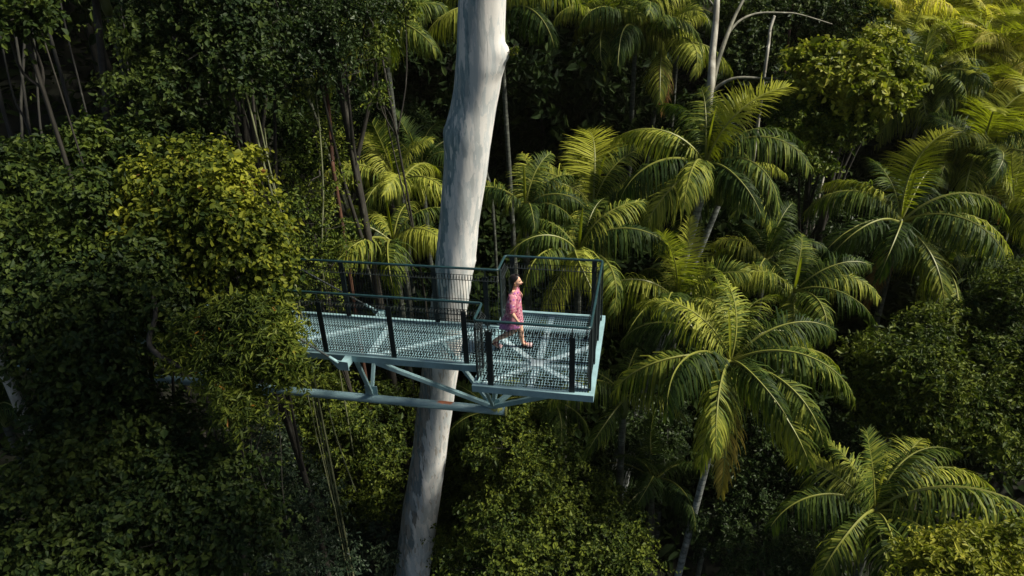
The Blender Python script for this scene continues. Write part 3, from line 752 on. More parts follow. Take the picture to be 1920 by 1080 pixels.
palm('second slim trunk and shaded crown leaning behind the tall twin-stemmed palm', 1352, 345, 20, 2.3, n=9, seed=9, foot_px=(1288, 510, 20.6), trunk='palm_trunk_pale', young=0)
palm('palm with a fat yellow spear behind the lookout back rail', 1112, 392, 20.2, 2.75, seed=14, young=1, dead=1, fat=2.2,
     fronds=[(92, 0, 1.0), (165, 2, 1.0), (190, 3, 1.05), (15, 2, 1.0), (-12, 3, 1.0), (40, 1, .95), (130, 1, .95), (220, 4, 1.0), (-40, 4, .95), (-95, 4, .9), (-70, 5, .85), (250, 5, .9)])
palm('low palm whose fronds hang behind the woman and the lookout corner', 1085, 478, 18.6, 2.5, seed=21, young=0,
     fronds=[(10, 2, 1.05), (-20, 3, 1.05), (-55, 4, 1), (-85, 4, 1), (-110, 5, .95), (200, 3, .9), (170, 2, .9), (90, 1, .9), (45, 1, .9), (230, 4, .95)])
palm('wide drooping palm in the hollow above the dark bush on the right', 1688, 418, 20.5, 2.95, seed=31, young=1, spear=True, dead=1,
     fronds=[(40, 1, 1.0), (10, 3, 1.05), (-15, 4, 1.1), (-50, 4, 1.05), (-75, 5, 1.0), (-110, 4, 1.0), (-140, 4, 1.0), (185, 3, 1.0), (165, 2, .95), (75, 1, .9), (120, 1, .9), (210, 5, .95), (0, 5, 1.)])
palm('palm with a lit golden frond and rusty hanging sheath near the right edge', 1832, 292, 24, 2.8, n=12, seed=37, young=2, dead=1)
palm('open-crowned palm with a tall spear at the lower right above the bright bush', 1640, 958, 14.2, 2.4, seed=44, young=0, flower=False, yellow=(),
     fronds=[(40, 2, 1.05), (18, 2, 1.1), (-15, 3, 1.3), (-35, 4, 1.0), (-62, 4, 1.0), (195, 3, 1.0), (160, 2, .95), (110, 0, .9), (75, 1, 1.0), (235, 4, .95), (-95, 4, 1.0), (140, 1, .9), (265, 5, .9)], tr=.11)
palm('shaded palm crown crowding the left side of the big bangalow palm', 1268, 572, 18.6, 2.5, n=10, seed=51, young=0, dead=1)
palm('feathery palm crown just right of the big bangalow palm spear', 1487, 552, 18.4, 2.2, n=10, seed=58, young=0,
     fronds=[(20, 2, 1.05), (-10, 3, 1), (-35, 4, 1), (160, 2, .9), (60, 1, .9), (110, 1, .9), (-70, 4, .95), (200, 3, .9), (-100, 5, .9)])
palm('slender dark-trunked palm arching over both sides of the gum tree top', 938, 28, 22.5, 2.9, seed=64, kind='frond', young=0, trunk='palm_trunk', tr=.085, foot_px=(957, 345, 24.5),
     fronds=[(15, 3, 1.0), (-10, 3, 1.05), (-35, 4, .95), (180, 3, 1.05), (205, 4, 1.05), (225, 4, 1.05), (160, 2, 1), (90, 1, .9), (50, 2, .9), (130, 2, .9), (-80, 5, .8)])
palm('shaded palm between the leafy tree and the gum tree top', 722, 78, 21, 2.5, n=10, seed=66, kind='frond', young=0)
palm('dim palm low behind the far walkway rail with two long hanging fronds', 738, 455, 19.5, 2.4, seed=71, young=0,
     fronds=[(205, 4, 1.0), (250, 4, 1.1), (290, 4, 1.1), (330, 4, .95), (20, 2, .9), (160, 2, .9), (90, 2, .8), (0, 3, .9), (180, 3, .9)])
palm('dim palm left of the gum tree with a lit upper frond', 742, 350, 21, 2.4, n=9, seed=73, young=0, kind='frond')
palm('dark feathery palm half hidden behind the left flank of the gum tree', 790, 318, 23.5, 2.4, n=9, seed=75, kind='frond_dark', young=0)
palm('small palm fronds fanning out between the gum tree and the yellow-speared palm', 985, 392, 19.6, 2.3, n=9, seed=77, young=0,
     fronds=[(170, 2, .9), (30, 2, .9), (70, 1, .9), (120, 1, .9), (200, 3, .9), (-30, 4, .8), (-80, 4, .8), (0, 3, .85)])
palm('leftmost of the pale-trunked palm cluster at the top centre', 1135, 62, 26, 2.7, n=10, seed=81, young=0, tr=.09, lean=(-.5, 0))
palm('middle palm of the pale-trunked cluster at the top centre', 1192, 58, 25, 2.8, n=11, seed=83, young=0)
palm('rightmost palm of the pale-trunked cluster with an old sheath on its trunk', 1242, 84, 25.5, 2.8, n=11, seed=86, young=0, dead=1, lean=(-1.0, 0))
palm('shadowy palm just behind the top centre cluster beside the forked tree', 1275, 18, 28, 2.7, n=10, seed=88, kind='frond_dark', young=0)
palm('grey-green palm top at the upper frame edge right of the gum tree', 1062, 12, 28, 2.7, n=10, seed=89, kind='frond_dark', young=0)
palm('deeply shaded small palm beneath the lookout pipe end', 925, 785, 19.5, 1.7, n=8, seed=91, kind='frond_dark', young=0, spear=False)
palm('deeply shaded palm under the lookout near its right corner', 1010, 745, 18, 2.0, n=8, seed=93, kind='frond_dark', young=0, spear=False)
palm('dark palm spreading a feathery frond left below the lookout corner', 1170, 745, 16.8, 2.1, seed=95, kind='frond', young=0, spear=False, trunk='palm_trunk_dark',
     fronds=[(195, 3, .95), (215, 3, 1.0), (170, 2, .8), (60, 2, .8), (-20, 4, .8), (250, 5, .8)])
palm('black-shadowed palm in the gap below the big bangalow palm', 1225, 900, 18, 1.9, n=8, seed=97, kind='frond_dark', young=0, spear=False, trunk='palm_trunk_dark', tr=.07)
palm('short palm with drooping fronds behind the twin-stemmed palm skirt', 1435, 488, 20.5, 2.0, n=8, seed=99, young=0)
palm('lower palm frond cluster hanging beside the wide drooping palm', 1770, 505, 21.5, 2.3, n=9, seed=101, kind='frond', young=0, spear=False)
palm('palm with a slim grey trunk behind the wide drooping palm', 1775, 330, 25, 2.5, n=10, seed=103, young=1)
palm('palm leaning at the right edge below the golden grove', 1900, 395, 23, 2.6, n=10, seed=107, young=0)
palm('lone narrow palm frond hanging in the dark at the top left', 190, -22, 15.5, 2.0, seed=109, kind='frond', young=0, fronds=[(260, 4, .9), (285, 4, .95), (200, 2, .8), (20, 2, .8), (100, 1, .8)], spear=False, trunk='palm_trunk_dark', tr=.08)
palm('small sunlit palm frond dangling among vines left of the gum tree', 572, 150, 18, 1.5, seed=111, kind='frond', young=0, fronds=[(275, 5, .9), (300, 5, .8), (90, 2, .8), (20, 3, .7)], spear=False, trunk='palm_trunk_dark', tr=.06, foot_px=(622, 300, 20))
palm('dusky palm sprout in the dark gap at the left edge', 0, 770, 14, 1.4, n=6, seed=113, kind='frond_dark', young=0, spear=False)
GOLD = [(1668, 45, 30, 'frond_sunlit', 'golden palm at the left end of the glowing grove'), (1740, 20, 34, 'frond_sunlit', 'brightest golden palm at the top of the glowing grove'),
        (1806, 38, 33, 'frond_sunlit', 'golden palm between the brightest one and the top right corner'), (1888, 30, 31, 'frond_sunlit', 'golden palm filling the top right corner'),
        (1702, 118, 28.5, 'frond', 'arching palm between the lit round tree crown and the golden grove'), (1790, 128, 28, 'frond_sunlit', 'full yellowish palm at the centre front of the golden grove'),
        (1868, 118, 27.5, 'frond_sunlit', 'feathery yellow palm below the top right corner'), (1752, 196, 27, 'frond', 'palm hanging over a slanting pale trunk right of the round tree crown'),
        (1905, 205, 26, 'frond_sunlit', 'yellow palm at the right edge above the golden-fronded palm'), (1838, 190, 26.5, 'frond_sunlit', 'yellow-green palm at the foot of the golden grove'),
        (1610, 2, 36, 'frond', 'far pale palm behind the left end of the golden grove'), (1850, -30, 36, 'frond_sunlit', 'far golden palm crown cut by the top frame near the corner')
        , (1560, -20, 33, 'frond', 'palm head cut by the top frame left of the golden grove'), (1700, 75, 32, 'frond_sunlit', 'gold-lit palm behind the arching palm by the round crown'), (1770, 78, 31, 'frond_sunlit', 'thick golden palm in the middle of the glowing grove'),
        (1840, 84, 30, 'frond_sunlit', 'golden palm one row below the top right corner'), (1915, 90, 29, 'frond_sunlit', 'golden palm cut by the right edge near the top corner'), (1725, 168, 26.5, 'frond', 'drooping green palm just right of the round sunlit crown')]
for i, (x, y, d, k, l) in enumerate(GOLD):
    palm(l, x, y, d, 2.75, n=15, seed=200 + i, kind=k, young=4 if k == 'frond_sunlit' else 1, lean=(-.8 + .4 * (i % 4), 0))  # extra yellow young fronds heighten the grove's painted glow
# ------------------------------------------------------------------ leafy trees, vines and bushes
NL = 1.0
def T(name, label, cat, blobs, n, kind, mat, seed, **kw): return tree(name, label, cat, [B(*b) for b in blobs], int(n * NL), kind, mat, seed, **kw)
# left: vine-draped forest edge
T('vine_tree', 'tree draped in sunlit yellow-green vines where the walkway enters the leaves', 'tree',
  [(400, 345, 13.2, 85, 55), (330, 390, 13.2, 80, 60), (455, 420, 13, 62, 75), (420, 480, 12.8, 80, 60), (495, 490, 13, 40, 70), (345, 320, 13.6, 70, 40), (508, 555, 13.2, 25, 42), (300, 450, 13.4, 60, 50)], 32000, 'broad', 'vine', 1, trunk_r=.1, strands=150, bump=.32, twig=.45)
T('vine_tree', 'vine-covered tree with lit shoots below the dark hollow at the left edge', 'tree',
  [(60, 330, 13.5, 90, 55), (150, 320, 13.8, 80, 50), (220, 285, 14, 60, 60), (40, 420, 13.2, 90, 70), (170, 410, 13.2, 100, 80)], 26000, 'broad', 'vine_mid', 2, strands=150, bump=.32)
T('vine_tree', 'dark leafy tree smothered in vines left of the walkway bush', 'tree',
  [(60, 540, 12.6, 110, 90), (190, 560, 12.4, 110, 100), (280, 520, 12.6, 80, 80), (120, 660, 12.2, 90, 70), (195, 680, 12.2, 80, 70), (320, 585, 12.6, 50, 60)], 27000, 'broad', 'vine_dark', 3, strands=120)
T('leafy_bush', 'narrow-leaved bush with a few orange leaves spilling over the walkway end', 'bush',
  [(455, 625, 12.0, 75, 42), (505, 638, 11.9, 42, 40), (400, 648, 12, 70, 42), (470, 662, 11.8, 70, 34), (535, 690, 11.9, 24, 34), (425, 712, 11.7, 34, 34), (452, 765, 11.7, 42, 24), (360, 660, 12, 45, 30)], 24000, 'narrow', 'narrow', 4, strands=110, inner=.3, bump=.3, trunk_r=.05, limb=.6, foot=P(250, 900, 13))
T('vine_tree', 'dim broad-leaved tree mound filling the lower left corner', 'tree',
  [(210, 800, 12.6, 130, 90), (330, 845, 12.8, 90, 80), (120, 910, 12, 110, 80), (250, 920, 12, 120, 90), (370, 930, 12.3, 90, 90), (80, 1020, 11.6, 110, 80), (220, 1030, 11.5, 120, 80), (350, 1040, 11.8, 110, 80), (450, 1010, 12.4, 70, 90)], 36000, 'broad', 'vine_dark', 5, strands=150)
T('leafy_bush', 'sparse grey-green bush behind the lower left mound and hanging stems', 'bush',
  [(470, 870, 17, 80, 90), (540, 960, 17, 90, 90), (500, 1050, 16.5, 90, 70), (600, 1050, 17, 70, 60)], 9000, 'med', 'vine_grey', 6, inner=.5)
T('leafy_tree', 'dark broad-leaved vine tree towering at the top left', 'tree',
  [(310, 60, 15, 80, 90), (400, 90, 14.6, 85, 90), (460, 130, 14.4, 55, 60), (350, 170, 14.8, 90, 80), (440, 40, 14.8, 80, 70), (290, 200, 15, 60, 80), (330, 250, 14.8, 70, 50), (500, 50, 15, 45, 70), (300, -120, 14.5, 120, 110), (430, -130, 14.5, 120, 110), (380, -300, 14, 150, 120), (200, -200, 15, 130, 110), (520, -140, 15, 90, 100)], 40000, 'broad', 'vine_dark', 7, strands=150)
T('leafy_tree', 'added dark tree, mostly out of view, shading the hollow of thin trunks at the upper left', 'tree', [(250, -30, 20, 80, 80), (340, -80, 19.6, 100, 90), (440, -150, 19.4, 110, 100), (540, -230, 19.4, 110, 100), (180, -110, 20.5, 90, 90)], 12000, 'broad', 'vine_dark', 27, lscale=1.4)  # put in mostly above the frame to block sun from the hollow
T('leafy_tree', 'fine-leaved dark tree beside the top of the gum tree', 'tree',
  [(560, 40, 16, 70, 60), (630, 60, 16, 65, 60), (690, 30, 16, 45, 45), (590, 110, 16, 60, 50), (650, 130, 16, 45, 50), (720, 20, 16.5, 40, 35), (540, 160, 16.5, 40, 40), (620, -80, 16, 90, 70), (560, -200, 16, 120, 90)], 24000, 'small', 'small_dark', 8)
T('leafy_tree', 'sparse stemmy thicket tree behind the left end of the far handrail', 'tree',
  [(600, 330, 17, 55, 60), (560, 400, 17, 50, 60), (610, 420, 17, 50, 60), (560, 480, 17, 50, 60), (620, 500, 17, 50, 60), (590, 250, 18, 50, 50), (520, 320, 18, 40, 60), (600, 560, 17, 60, 50)], 9500, 'small', 'small', 9, inner=.6, twig=.5, limb=.4, trunk_r=.09)
T('leafy_spray', 'leafy branch reaching in at the very top left corner', 'tree branch', [(30, 15, 11.5, 55, 30), (70, 35, 11.5, 30, 22), (10, 40, 11.5, 30, 20)], 2000, 'broad', 'vine_mid', 10, trunk_r=.07)
T('leafy_spray', 'hanging vine of small lit leaves left of the gum tree crown palms', 'vine', [(705, 110, 16.5, 22, 40), (690, 60, 16.5, 30, 40), (708, 190, 16.5, 10, 25), (760, 20, 16.8, 22, 30)], 2200, 'small', 'small', 12, trunk_r=.05)
# below the walkway
T('leafy_bush', 'leafy bush with lit tips left of the gum tree below the pipe', 'bush',
  [(700, 800, 19.8, 60, 60), (640, 850, 19.8, 60, 60), (720, 870, 19.8, 50, 60), (620, 780, 20.3, 60, 60), (680, 940, 19.8, 60, 60), (560, 800, 20.3, 50, 60), (740, 760, 20.3, 40, 40), (600, 730, 20.8, 60, 40)], 26000, 'med', 'small_mid', 13)
T('leafy_bush', 'dark bush at the foot of the frame left of the gum tree', 'bush',
  [(640, 1030, 19.7, 80, 70), (710, 1010, 19.7, 60, 70), (560, 1060, 19.2, 60, 50), (770, 990, 20.7, 40, 60)], 12000, 'med', 'vine_grey', 14)
T('leafy_tree', 'broad small-leaved tree crown filling the space under the lookout', 'tree',
  [(960, 840, 17.1, 75, 60), (900, 900, 19.6, 80, 70), (1010, 890, 16.6, 80, 70), (1090, 960, 16.2, 80, 60), (960, 980, 16.2, 110, 70), (870, 1000, 19.2, 70, 80), (1060, 1040, 15.8, 100, 60), (1160, 1000, 16.2, 60, 60), (930, 1060, 15.6, 100, 50), (1160, 1060, 15.8, 60, 50), (1000, 810, 17.6, 50, 40)], 62000, 'small', 'small_mid', 15, strands=120)
T('leafy_bush', 'dim bush behind the right flank of the crown under the lookout', 'bush', [(1130, 900, 21.5, 50, 40), (1180, 940, 21.5, 50, 40), (1100, 850, 22, 40, 40)], 6000, 'small', 'small_dark', 16)
# right
T('leafy_tree', 'large rounded dark green tree crown at the right edge below the palms', 'tree',
  [(1700, 690, 16, 90, 70), (1800, 640, 16.4, 90, 60), (1880, 600, 16.6, 80, 70), (1780, 740, 15.6, 110, 70), (1880, 700, 15.8, 90, 80), (1640, 740, 16.2, 60, 60), (1850, 790, 15.4, 90, 60), (1740, 800, 15.6, 70, 50), (1910, 540, 17.2, 60, 40)], 56000, 'med', 'small_mid', 17, strands=120, twig=.3)
T('leafy_bush', 'bright yellow-green bush in the bottom right corner', 'bush', [(1760, 1055, 12.2, 70, 30), (1850, 1050, 12, 70, 40), (1900, 1030, 12, 50, 35), (1820, 1090, 11.8, 110, 40)], 9500, 'med', 'bright', 18, lscale=1.)
T('leafy_bush', 'dark small-leaved thicket between the big palm trunk and the lower right palm', 'bush',
  [(1430, 830, 17, 70, 50), (1500, 870, 17, 70, 60), (1400, 920, 17, 60, 60), (1470, 960, 16.8, 80, 60), (1560, 830, 17.2, 60, 50)], 17000, 'small', 'small_dark', 19)
T('leafy_bush', 'black-green bush at the bottom between the two pale palm trunks', 'bush', [(1420, 1040, 16, 80, 50), (1520, 1050, 15.6, 70, 50), (1350, 1000, 17, 50, 50)], 9000, 'small', 'small_dark', 20)
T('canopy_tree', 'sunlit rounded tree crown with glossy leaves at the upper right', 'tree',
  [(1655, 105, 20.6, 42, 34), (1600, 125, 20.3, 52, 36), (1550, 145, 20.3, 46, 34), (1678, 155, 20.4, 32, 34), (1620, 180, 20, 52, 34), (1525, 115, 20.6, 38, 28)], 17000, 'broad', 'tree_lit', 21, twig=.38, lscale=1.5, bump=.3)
T('canopy_tree', 'mid green tree crown hanging below the sunlit rounded crown', 'tree',
  [(1530, 210, 20.9, 50, 38), (1565, 250, 20.6, 38, 34), (1500, 240, 20.9, 45, 40), (1465, 190, 21.6, 40, 32), (1525, 295, 20.6, 40, 35), (1600, 235, 20.5, 30, 25)], 17000, 'small', 'small', 22, lscale=1.35)
T('canopy_tree', 'leafy tree tops behind the forked pale tree at the top edge', 'tree',
  [(1440, 60, 26, 50, 50), (1500, 30, 26, 60, 45), (1570, 40, 26, 60, 45), (1400, 110, 26, 45, 50), (1560, 90, 27, 45, 35), (1450, 130, 26, 45, 40), (1390, 20, 27, 45, 40)], 15000, 'broad', 'vine_dark', 23, lscale=1.4)
T('leafy_bush', 'dark thicket in the gully between twin-stemmed palm and wide drooping palm', 'bush',
  [(1540, 400, 24, 50, 60), (1500, 450, 23, 50, 50), (1560, 480, 23, 50, 50), (1520, 360, 25, 50, 40)], 8000, 'med', 'small_dark', 24)
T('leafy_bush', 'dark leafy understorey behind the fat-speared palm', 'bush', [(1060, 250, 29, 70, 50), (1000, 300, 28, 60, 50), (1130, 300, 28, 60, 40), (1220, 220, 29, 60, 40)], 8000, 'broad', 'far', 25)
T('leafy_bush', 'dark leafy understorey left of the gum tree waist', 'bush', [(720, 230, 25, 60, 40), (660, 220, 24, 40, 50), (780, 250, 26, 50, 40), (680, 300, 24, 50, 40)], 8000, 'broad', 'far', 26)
# an added tree, out of view, its crown shaped to shade the lower left
_c = lambda u, v, z: CAM * np.array([1, 1, 0]) + HF * u + HR * v + np.array([0, 0, z])
_s = (HR * math.cos(rad(SUN_AZ)) + HF * math.sin(rad(SUN_AZ))) * math.cos(rad(SUN_EL)) + np.array([0, 0, math.sin(rad(SUN_EL))])
_bl = []; _keep = [P(460, 680, 12), P(420, 745, 11.7), P(390, 640, 12), P(400, 350, 13.2), P(470, 780, 11.7)]
for _x in range(10, 400, 95):
    for _y in range(880, 1150, 75):
        _t = 9.
        while _t < 22:          # the nearest point towards the sun that the picture does not show
            _q = P(_x, _y, 12.3) + _s * _t; _w = _q - CAM; _z = _w @ _fw
            if 540 - FPX * (_w @ _u2) / max(_z, .1) < -600 or 960 + FPX * (_w @ _r2) / max(_z, .1) > 2700: break
            _t += .5
        if min(np.linalg.norm(np.cross(_g - _q, _s)) for _g in _keep) > 1.75: _bl.append((_q, (.95, .95, .75)))
tree('canopy_tree', 'unseen shading tree added beside the viewpoint', 'tree', _bl, 9000, 'far', 'far', 80, foot=_c(3, 14, 0), trunk=False, split=False, hole=.3)
_tt = bpy.data.objects[[o.name for o in COL.objects if o.get('label') == 'unseen shading tree added beside the viewpoint'][0]]; _m = np.mean([b[0] for b in _bl], 0)
_mb = MB(); _k = spline([ORIG[_tt], _c(3, 14, 4), _c(3.6, 13, 13), _m * .4 + _c(4, 12, 17) * .6, _m], 24); _mb.tube(_k, np.linspace(.32, .1, 24), 9)
for _b in _bl[::2]: _mb.tube(spline([_k[19], (_k[19] + _b[0]) / 2 + np.array([0, 0, .3]), _b[0]], 6), np.linspace(.06, .015, 6), 5)
_mb.build('trunk', MT['bark'], _tt, True)
T('leafy_bush', 'dark bush in the gap between the lookout crown and the big palm', 'bush', [(1180, 800, 18.6, 45, 40), (1220, 850, 18.4, 50, 45), (1250, 800, 19, 40, 40)], 9000, 'small', 'small_dark', 28)
# distant trees closing the view up the slope, copies of two crowns
def hill_trees():
    rg = np.random.default_rng(40); protos = []
    for k in range(3):
        bl = [((rg.normal() * 1.6, rg.normal() * 1.6, 6 + rg.normal() * 1.3), (1.6 + rg.random(), 1.6 + rg.random(), 1.3 + .6 * rg.random())) for _ in range(8)]
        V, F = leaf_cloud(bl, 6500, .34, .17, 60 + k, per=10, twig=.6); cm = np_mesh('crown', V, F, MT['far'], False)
        mb = MB(); mb.tube(spline([(0, 0, -.3), (.2, .1, 3), (0, 0, 6)], 8), np.linspace(.22, .1, 8), 7); tm = np_mesh('trunk', np.concatenate(mb.V), np.concatenate(mb.F4), MT['bark_dim'], True, np.concatenate(mb.F3))
        protos.append((cm, tm))
    i = 0
    for row, (dd, n, sp) in enumerate(((31, 9, 70), (37, 12, 85), (44, 13, 100), (52, 13, 120), (60, 11, 140))):
        for j in range(n):
            v = (j - (n - 1) / 2) / (n / 2) * (dd * .86) + rg.normal() * 1.2
            if (row == 0 and v > 3) or (v > 6 and dd < 44): continue
            u = dd + rg.normal() * 1.5
            q = CAM + HF * u + HR * v; q[2] = ground_z(q)
            t = thing('hillside_tree', 'dark crowded tree on the shaded slope behind the palms', 'tree', q, 'dark trees closing the view on the slope behind the palms')
            t.rotation_euler = (0, 0, rg.uniform(0, 6.28)); s = rg.uniform(.85, 1.3); t.scale = (s, s, s * rg.uniform(.9, 1.2))
            cm, tm = protos[i % 3]; i += 1
            link('crown', cm, t); link('trunk', tm, t)
hill_trees()

def shrubs():
    rg = np.random.default_rng(41); protos = []
    for k in range(3):
        bl = [((rg.normal() * .8, rg.normal() * .8, 1.2 + rg.random()), (.9, .9, .8)) for _ in range(5)]
        V, F = leaf_cloud(bl, 2600, .26, .13, 160 + k, per=9, twig=.5); cm = np_mesh('crown', V, F, MT['far'], False)
        mb = MB()
        for c, r in bl: mb.tube(spline([(0, 0, -.2), (c[0] * .4, c[1] * .4, c[2] * .6), c], 6), np.linspace(.05, .015, 6), 5)
        protos.append((cm, np_mesh('stem', np.concatenate(mb.V), np.concatenate(mb.F4), MT['bark_dim'], True, np.concatenate(mb.F3))))
    k = 0
    for i in range(150):
        u = rg.uniform(17, 40); v = rg.uniform(-.15, .8) * u * 1.02
        q = CAM + HF * u + HR * v; q[2] = ground_z(q)
        t = thing('understorey_shrub', 'dark rounded shrub on the shaded forest floor beneath the palms', 'shrub', q, 'dark shrubs on the forest floor beneath the palms')
        t.rotation_euler = (0, 0, rg.uniform(0, 6.28)); s = rg.uniform(.9, 1.6); t.scale = (s,) * 3
        link('crown', protos[i % 3][0], t); link('stem', protos[i % 3][1], t)
shrubs()
# ------------------------------------------------------------------ bare stems, saplings and the forked tree
def stem(name, label, cat, pts, r, mat, group=None, wob=.04, root=True, seed=0):
    """pts: (px, py, depth) from top to bottom"""
    rg = np.random.default_rng(seed); q = np.array([P(*p) for p in pts])
    if root:
        d = unit(q[-1] - q[-2]); e = q[-1] + np.array([d[0] * .5, d[1] * .5, 0])
        e[2] = q[-1][2] - 1.5; g = e.copy(); g[2] = ground_z(g) - .1
        q = np.concatenate([q, [e, g]])
    s = spline(q, 8 * len(q)); s = s + np.cumsum(rg.normal(size=s.shape), 0) * wob * .3 * np.array([1, 1, 0]) * np.linspace(0, 1, len(s))[:, None] * .3
    t = thing(name, label, cat, s[-1], group); mb = MB(); mb.tube(s, np.linspace(r * .75, r, len(s)), 7); mb.build('trunk', MT[mat], t, True); return t
G1 = 'thin trunks standing in the dark hollow at the upper left'
for i, (x0, y0, x1, y1, d, r) in enumerate(((28, 60, 62, 280, 19, .07), (60, 40, 78, 250, 20, .06), (83, 25, 143, 240, 18, .085), (125, 60, 170, 240, 20, .05), (0, 180, 30, 290, 17, .09), (20, 160, 70, 280, 18, .05), (48, -10, 40, 230, 20, .07), (235, 60, 248, 230, 19, .04))):
    stem('slim_trunk', 'slim bare trunk standing in the dark hollow at the upper left', 'tree trunk', [(x0 - (y0 + 60) * .2, -60, d), (x0, y0, d), ((x0 + x1) / 2, (y0 + y1) / 2, d), (x1, y1, d)], r * .62, 'bark_dim', G1, seed=i)
stem('slim_trunk', 'mossy slender trunk with a lit foot beside the dark vine tree at the top left', 'tree trunk', [(172, -60, 15.5), (186, 60, 15.5), (205, 200, 15.5)], .1, 'bark', seed=20)
stem('leaning_trunk', 'pale leaning trunk in the dark gap at the lower left edge', 'tree trunk', [(-40, 600, 13), (6, 690, 13), (45, 780, 13.2), (78, 860, 13.4)], .13, 'bark_pale', seed=21)
stem('slim_trunk', 'reddish slender trunk left of the gum tree under the dangling frond', 'tree trunk', [(606, 130, 17), (615, 190, 17), (620, 250, 17), (624, 300, 17)], .055, 'bark_rust', seed=22)
for i, (l, pts, r) in enumerate((
    ('longest pale stem rising from the leafy bush past the far handrail end', [(455, 160, 15), (468, 200, 15), (490, 290, 15), (520, 400, 14.8), (548, 520, 14.6)], .028),
    ('pale stem just right of the longest one behind the far handrail end', [(478, 190, 15.2), (505, 310, 15.2), (535, 430, 15), (556, 560, 14.8)], .02),
    ('thin crooked pale stem between the vine tree and the thicket', [(496, 240, 15.4), (510, 340, 15.4), (540, 450, 15.2), (545, 520, 15)], .014),
    ('thin upright stem standing inside the thicket near the reddish trunk', [(592, 170, 16.6), (600, 250, 16.6), (606, 360, 16.6), (604, 470, 16.6)], .022))):
    stem('sapling_stem', l, 'sapling', pts, r, 'stem', seed=30 + i, wob=.03)
for i, (l, pts, r) in enumerate((
    ('thin yellow-green vine hanging straight below the walkway pipe', [(575, 730, 14.5), (590, 800, 14.5), (612, 890, 14.5), (630, 962, 14.5)], .018),
    ('dark hanging vine left of the yellow-green one under the pipe', [(520, 745, 14), (526, 830, 14), (530, 920, 14), (537, 975, 14)], .014),
    ('slanting thin vine below the narrow-leaved bush', [(462, 800, 13.5), (480, 860, 13.5), (500, 920, 13.5), (512, 960, 13.5)], .011),
    ('pale lichen-spotted vine nearest the gum tree below the pipe', [(612, 745, 15), (625, 800, 15), (648, 870, 15), (668, 920, 15)], .02))):
    q = pts; stem('hanging_vine', l, 'vine', q, r * .7, 'stem' if i in (0, 3) else 'bark_dim', seed=40 + i, wob=.02, root=False)
stem('dead_limb', 'twisted mossy grey limb among the leaves below the walkway end', 'branch', [(285, 545, 12), (292, 590, 11.8), (280, 640, 11.7), (300, 668, 11.6), (345, 690, 11.7)], .05, 'bark', seed=50, root=False)
stem('dead_limb', 'forking bare limb at the left end of the pipe below the dark vine tree', 'branch', [(78, 670, 12.2), (92, 700, 12.2), (105, 745, 12.4)], .05, 'bark', seed=51, root=False)

def forked_tree():
    d = 21.5
    base = P(1330, 185, d); ft = base + np.array([-.25, .1, 0]); ft[2] = ground_z(ft) - .1
    t = thing('forked_tree', 'pale bare-limbed forked tree rising behind the twin-stemmed palm', 'tree', ft)
    mb = MB(); mb.tube(spline([ft, (ft + base) / 2 + np.array([.1, 0, 0]), base, P(1336, 100, d), P(1342, 40, d), P(1346, -40, d)], 26), np.linspace(.15, .085, 26), 9); mb.build('trunk', MT['bark_pale'], t, True)
    def limb(pts, r0, r1, mat='bark_mid'):
        mb = MB(); s = spline([P(*p) for p in pts], 22); mb.tube(s, np.linspace(r0, r1, 22) * .72, 8); mb.build('limb', MT[mat], t, True)
    limb([(1334, 172, d), (1345, 120, d - .1), (1362, 70, d - .1), (1378, 30, d), (1400, -12, d)], .11, .06)
    limb([(1362, 68, d), (1385, 40, d), (1420, 25, d + .2), (1470, 24, d + .3), (1500, 27, d + .6), (1560, 45, d + 1.5)], .06, .02)
    limb([(1333, 176, d), (1352, 158, d - .2), (1382, 146, d - .4), (1430, 147, d - .4), (1480, 150, d + .2), (1530, 158, d + .8), (1590, 150, d + 1.2)], .08, .025)
    limb([(1346, 20, d), (1330, 0, d), (1318, -20, d)], .05, .03)
forked_tree()
for i, (l, pts, r) in enumerate((
    ('slanting pale trunk below the palm right of the round tree crown', [(1748, 170, 27), (1735, 210, 27), (1712, 260, 27), (1700, 300, 27)], .09),
    ('thin lichen-pale trunk under the mid green crown in the gully', [(1560, 280, 23.5), (1552, 310, 23.5), (1540, 350, 23.5), (1520, 450, 23.5)], .045),
    ('short white trunk under the leafy tree tops at the top edge', [(1452, 30, 25), (1444, 55, 25), (1441, 80, 25)], .07),
    ('reddish-brown trunk between the leafy tree tops at the top edge', [(1487, 10, 25.5), (1481, 50, 25.5), (1477, 85, 25.5)], .06),
    ('thin grey trunk in the shade just right of the gum tree', [(905, 300, 24), (914, 330, 24), (918, 350, 24)], .06),
    ('pale trunk standing in the shade below the lower right corner of the lookout', [(1062, 745, 19), (1060, 800, 19), (1058, 900, 19)], .07),
    ('dim trunk right of the big bangalow palm trunk at the bottom', [(1335, 960, 17.5), (1325, 1010, 17.5), (1310, 1070, 17.5)], .075))):
    stem('slim_trunk', l, 'tree trunk', pts, r, ['bark_pale', 'bark_pale', 'bark_pale', 'bark_rust', 'palm_trunk', 'palm_trunk_dark', 'palm_trunk_dark'][i], seed=60 + i)
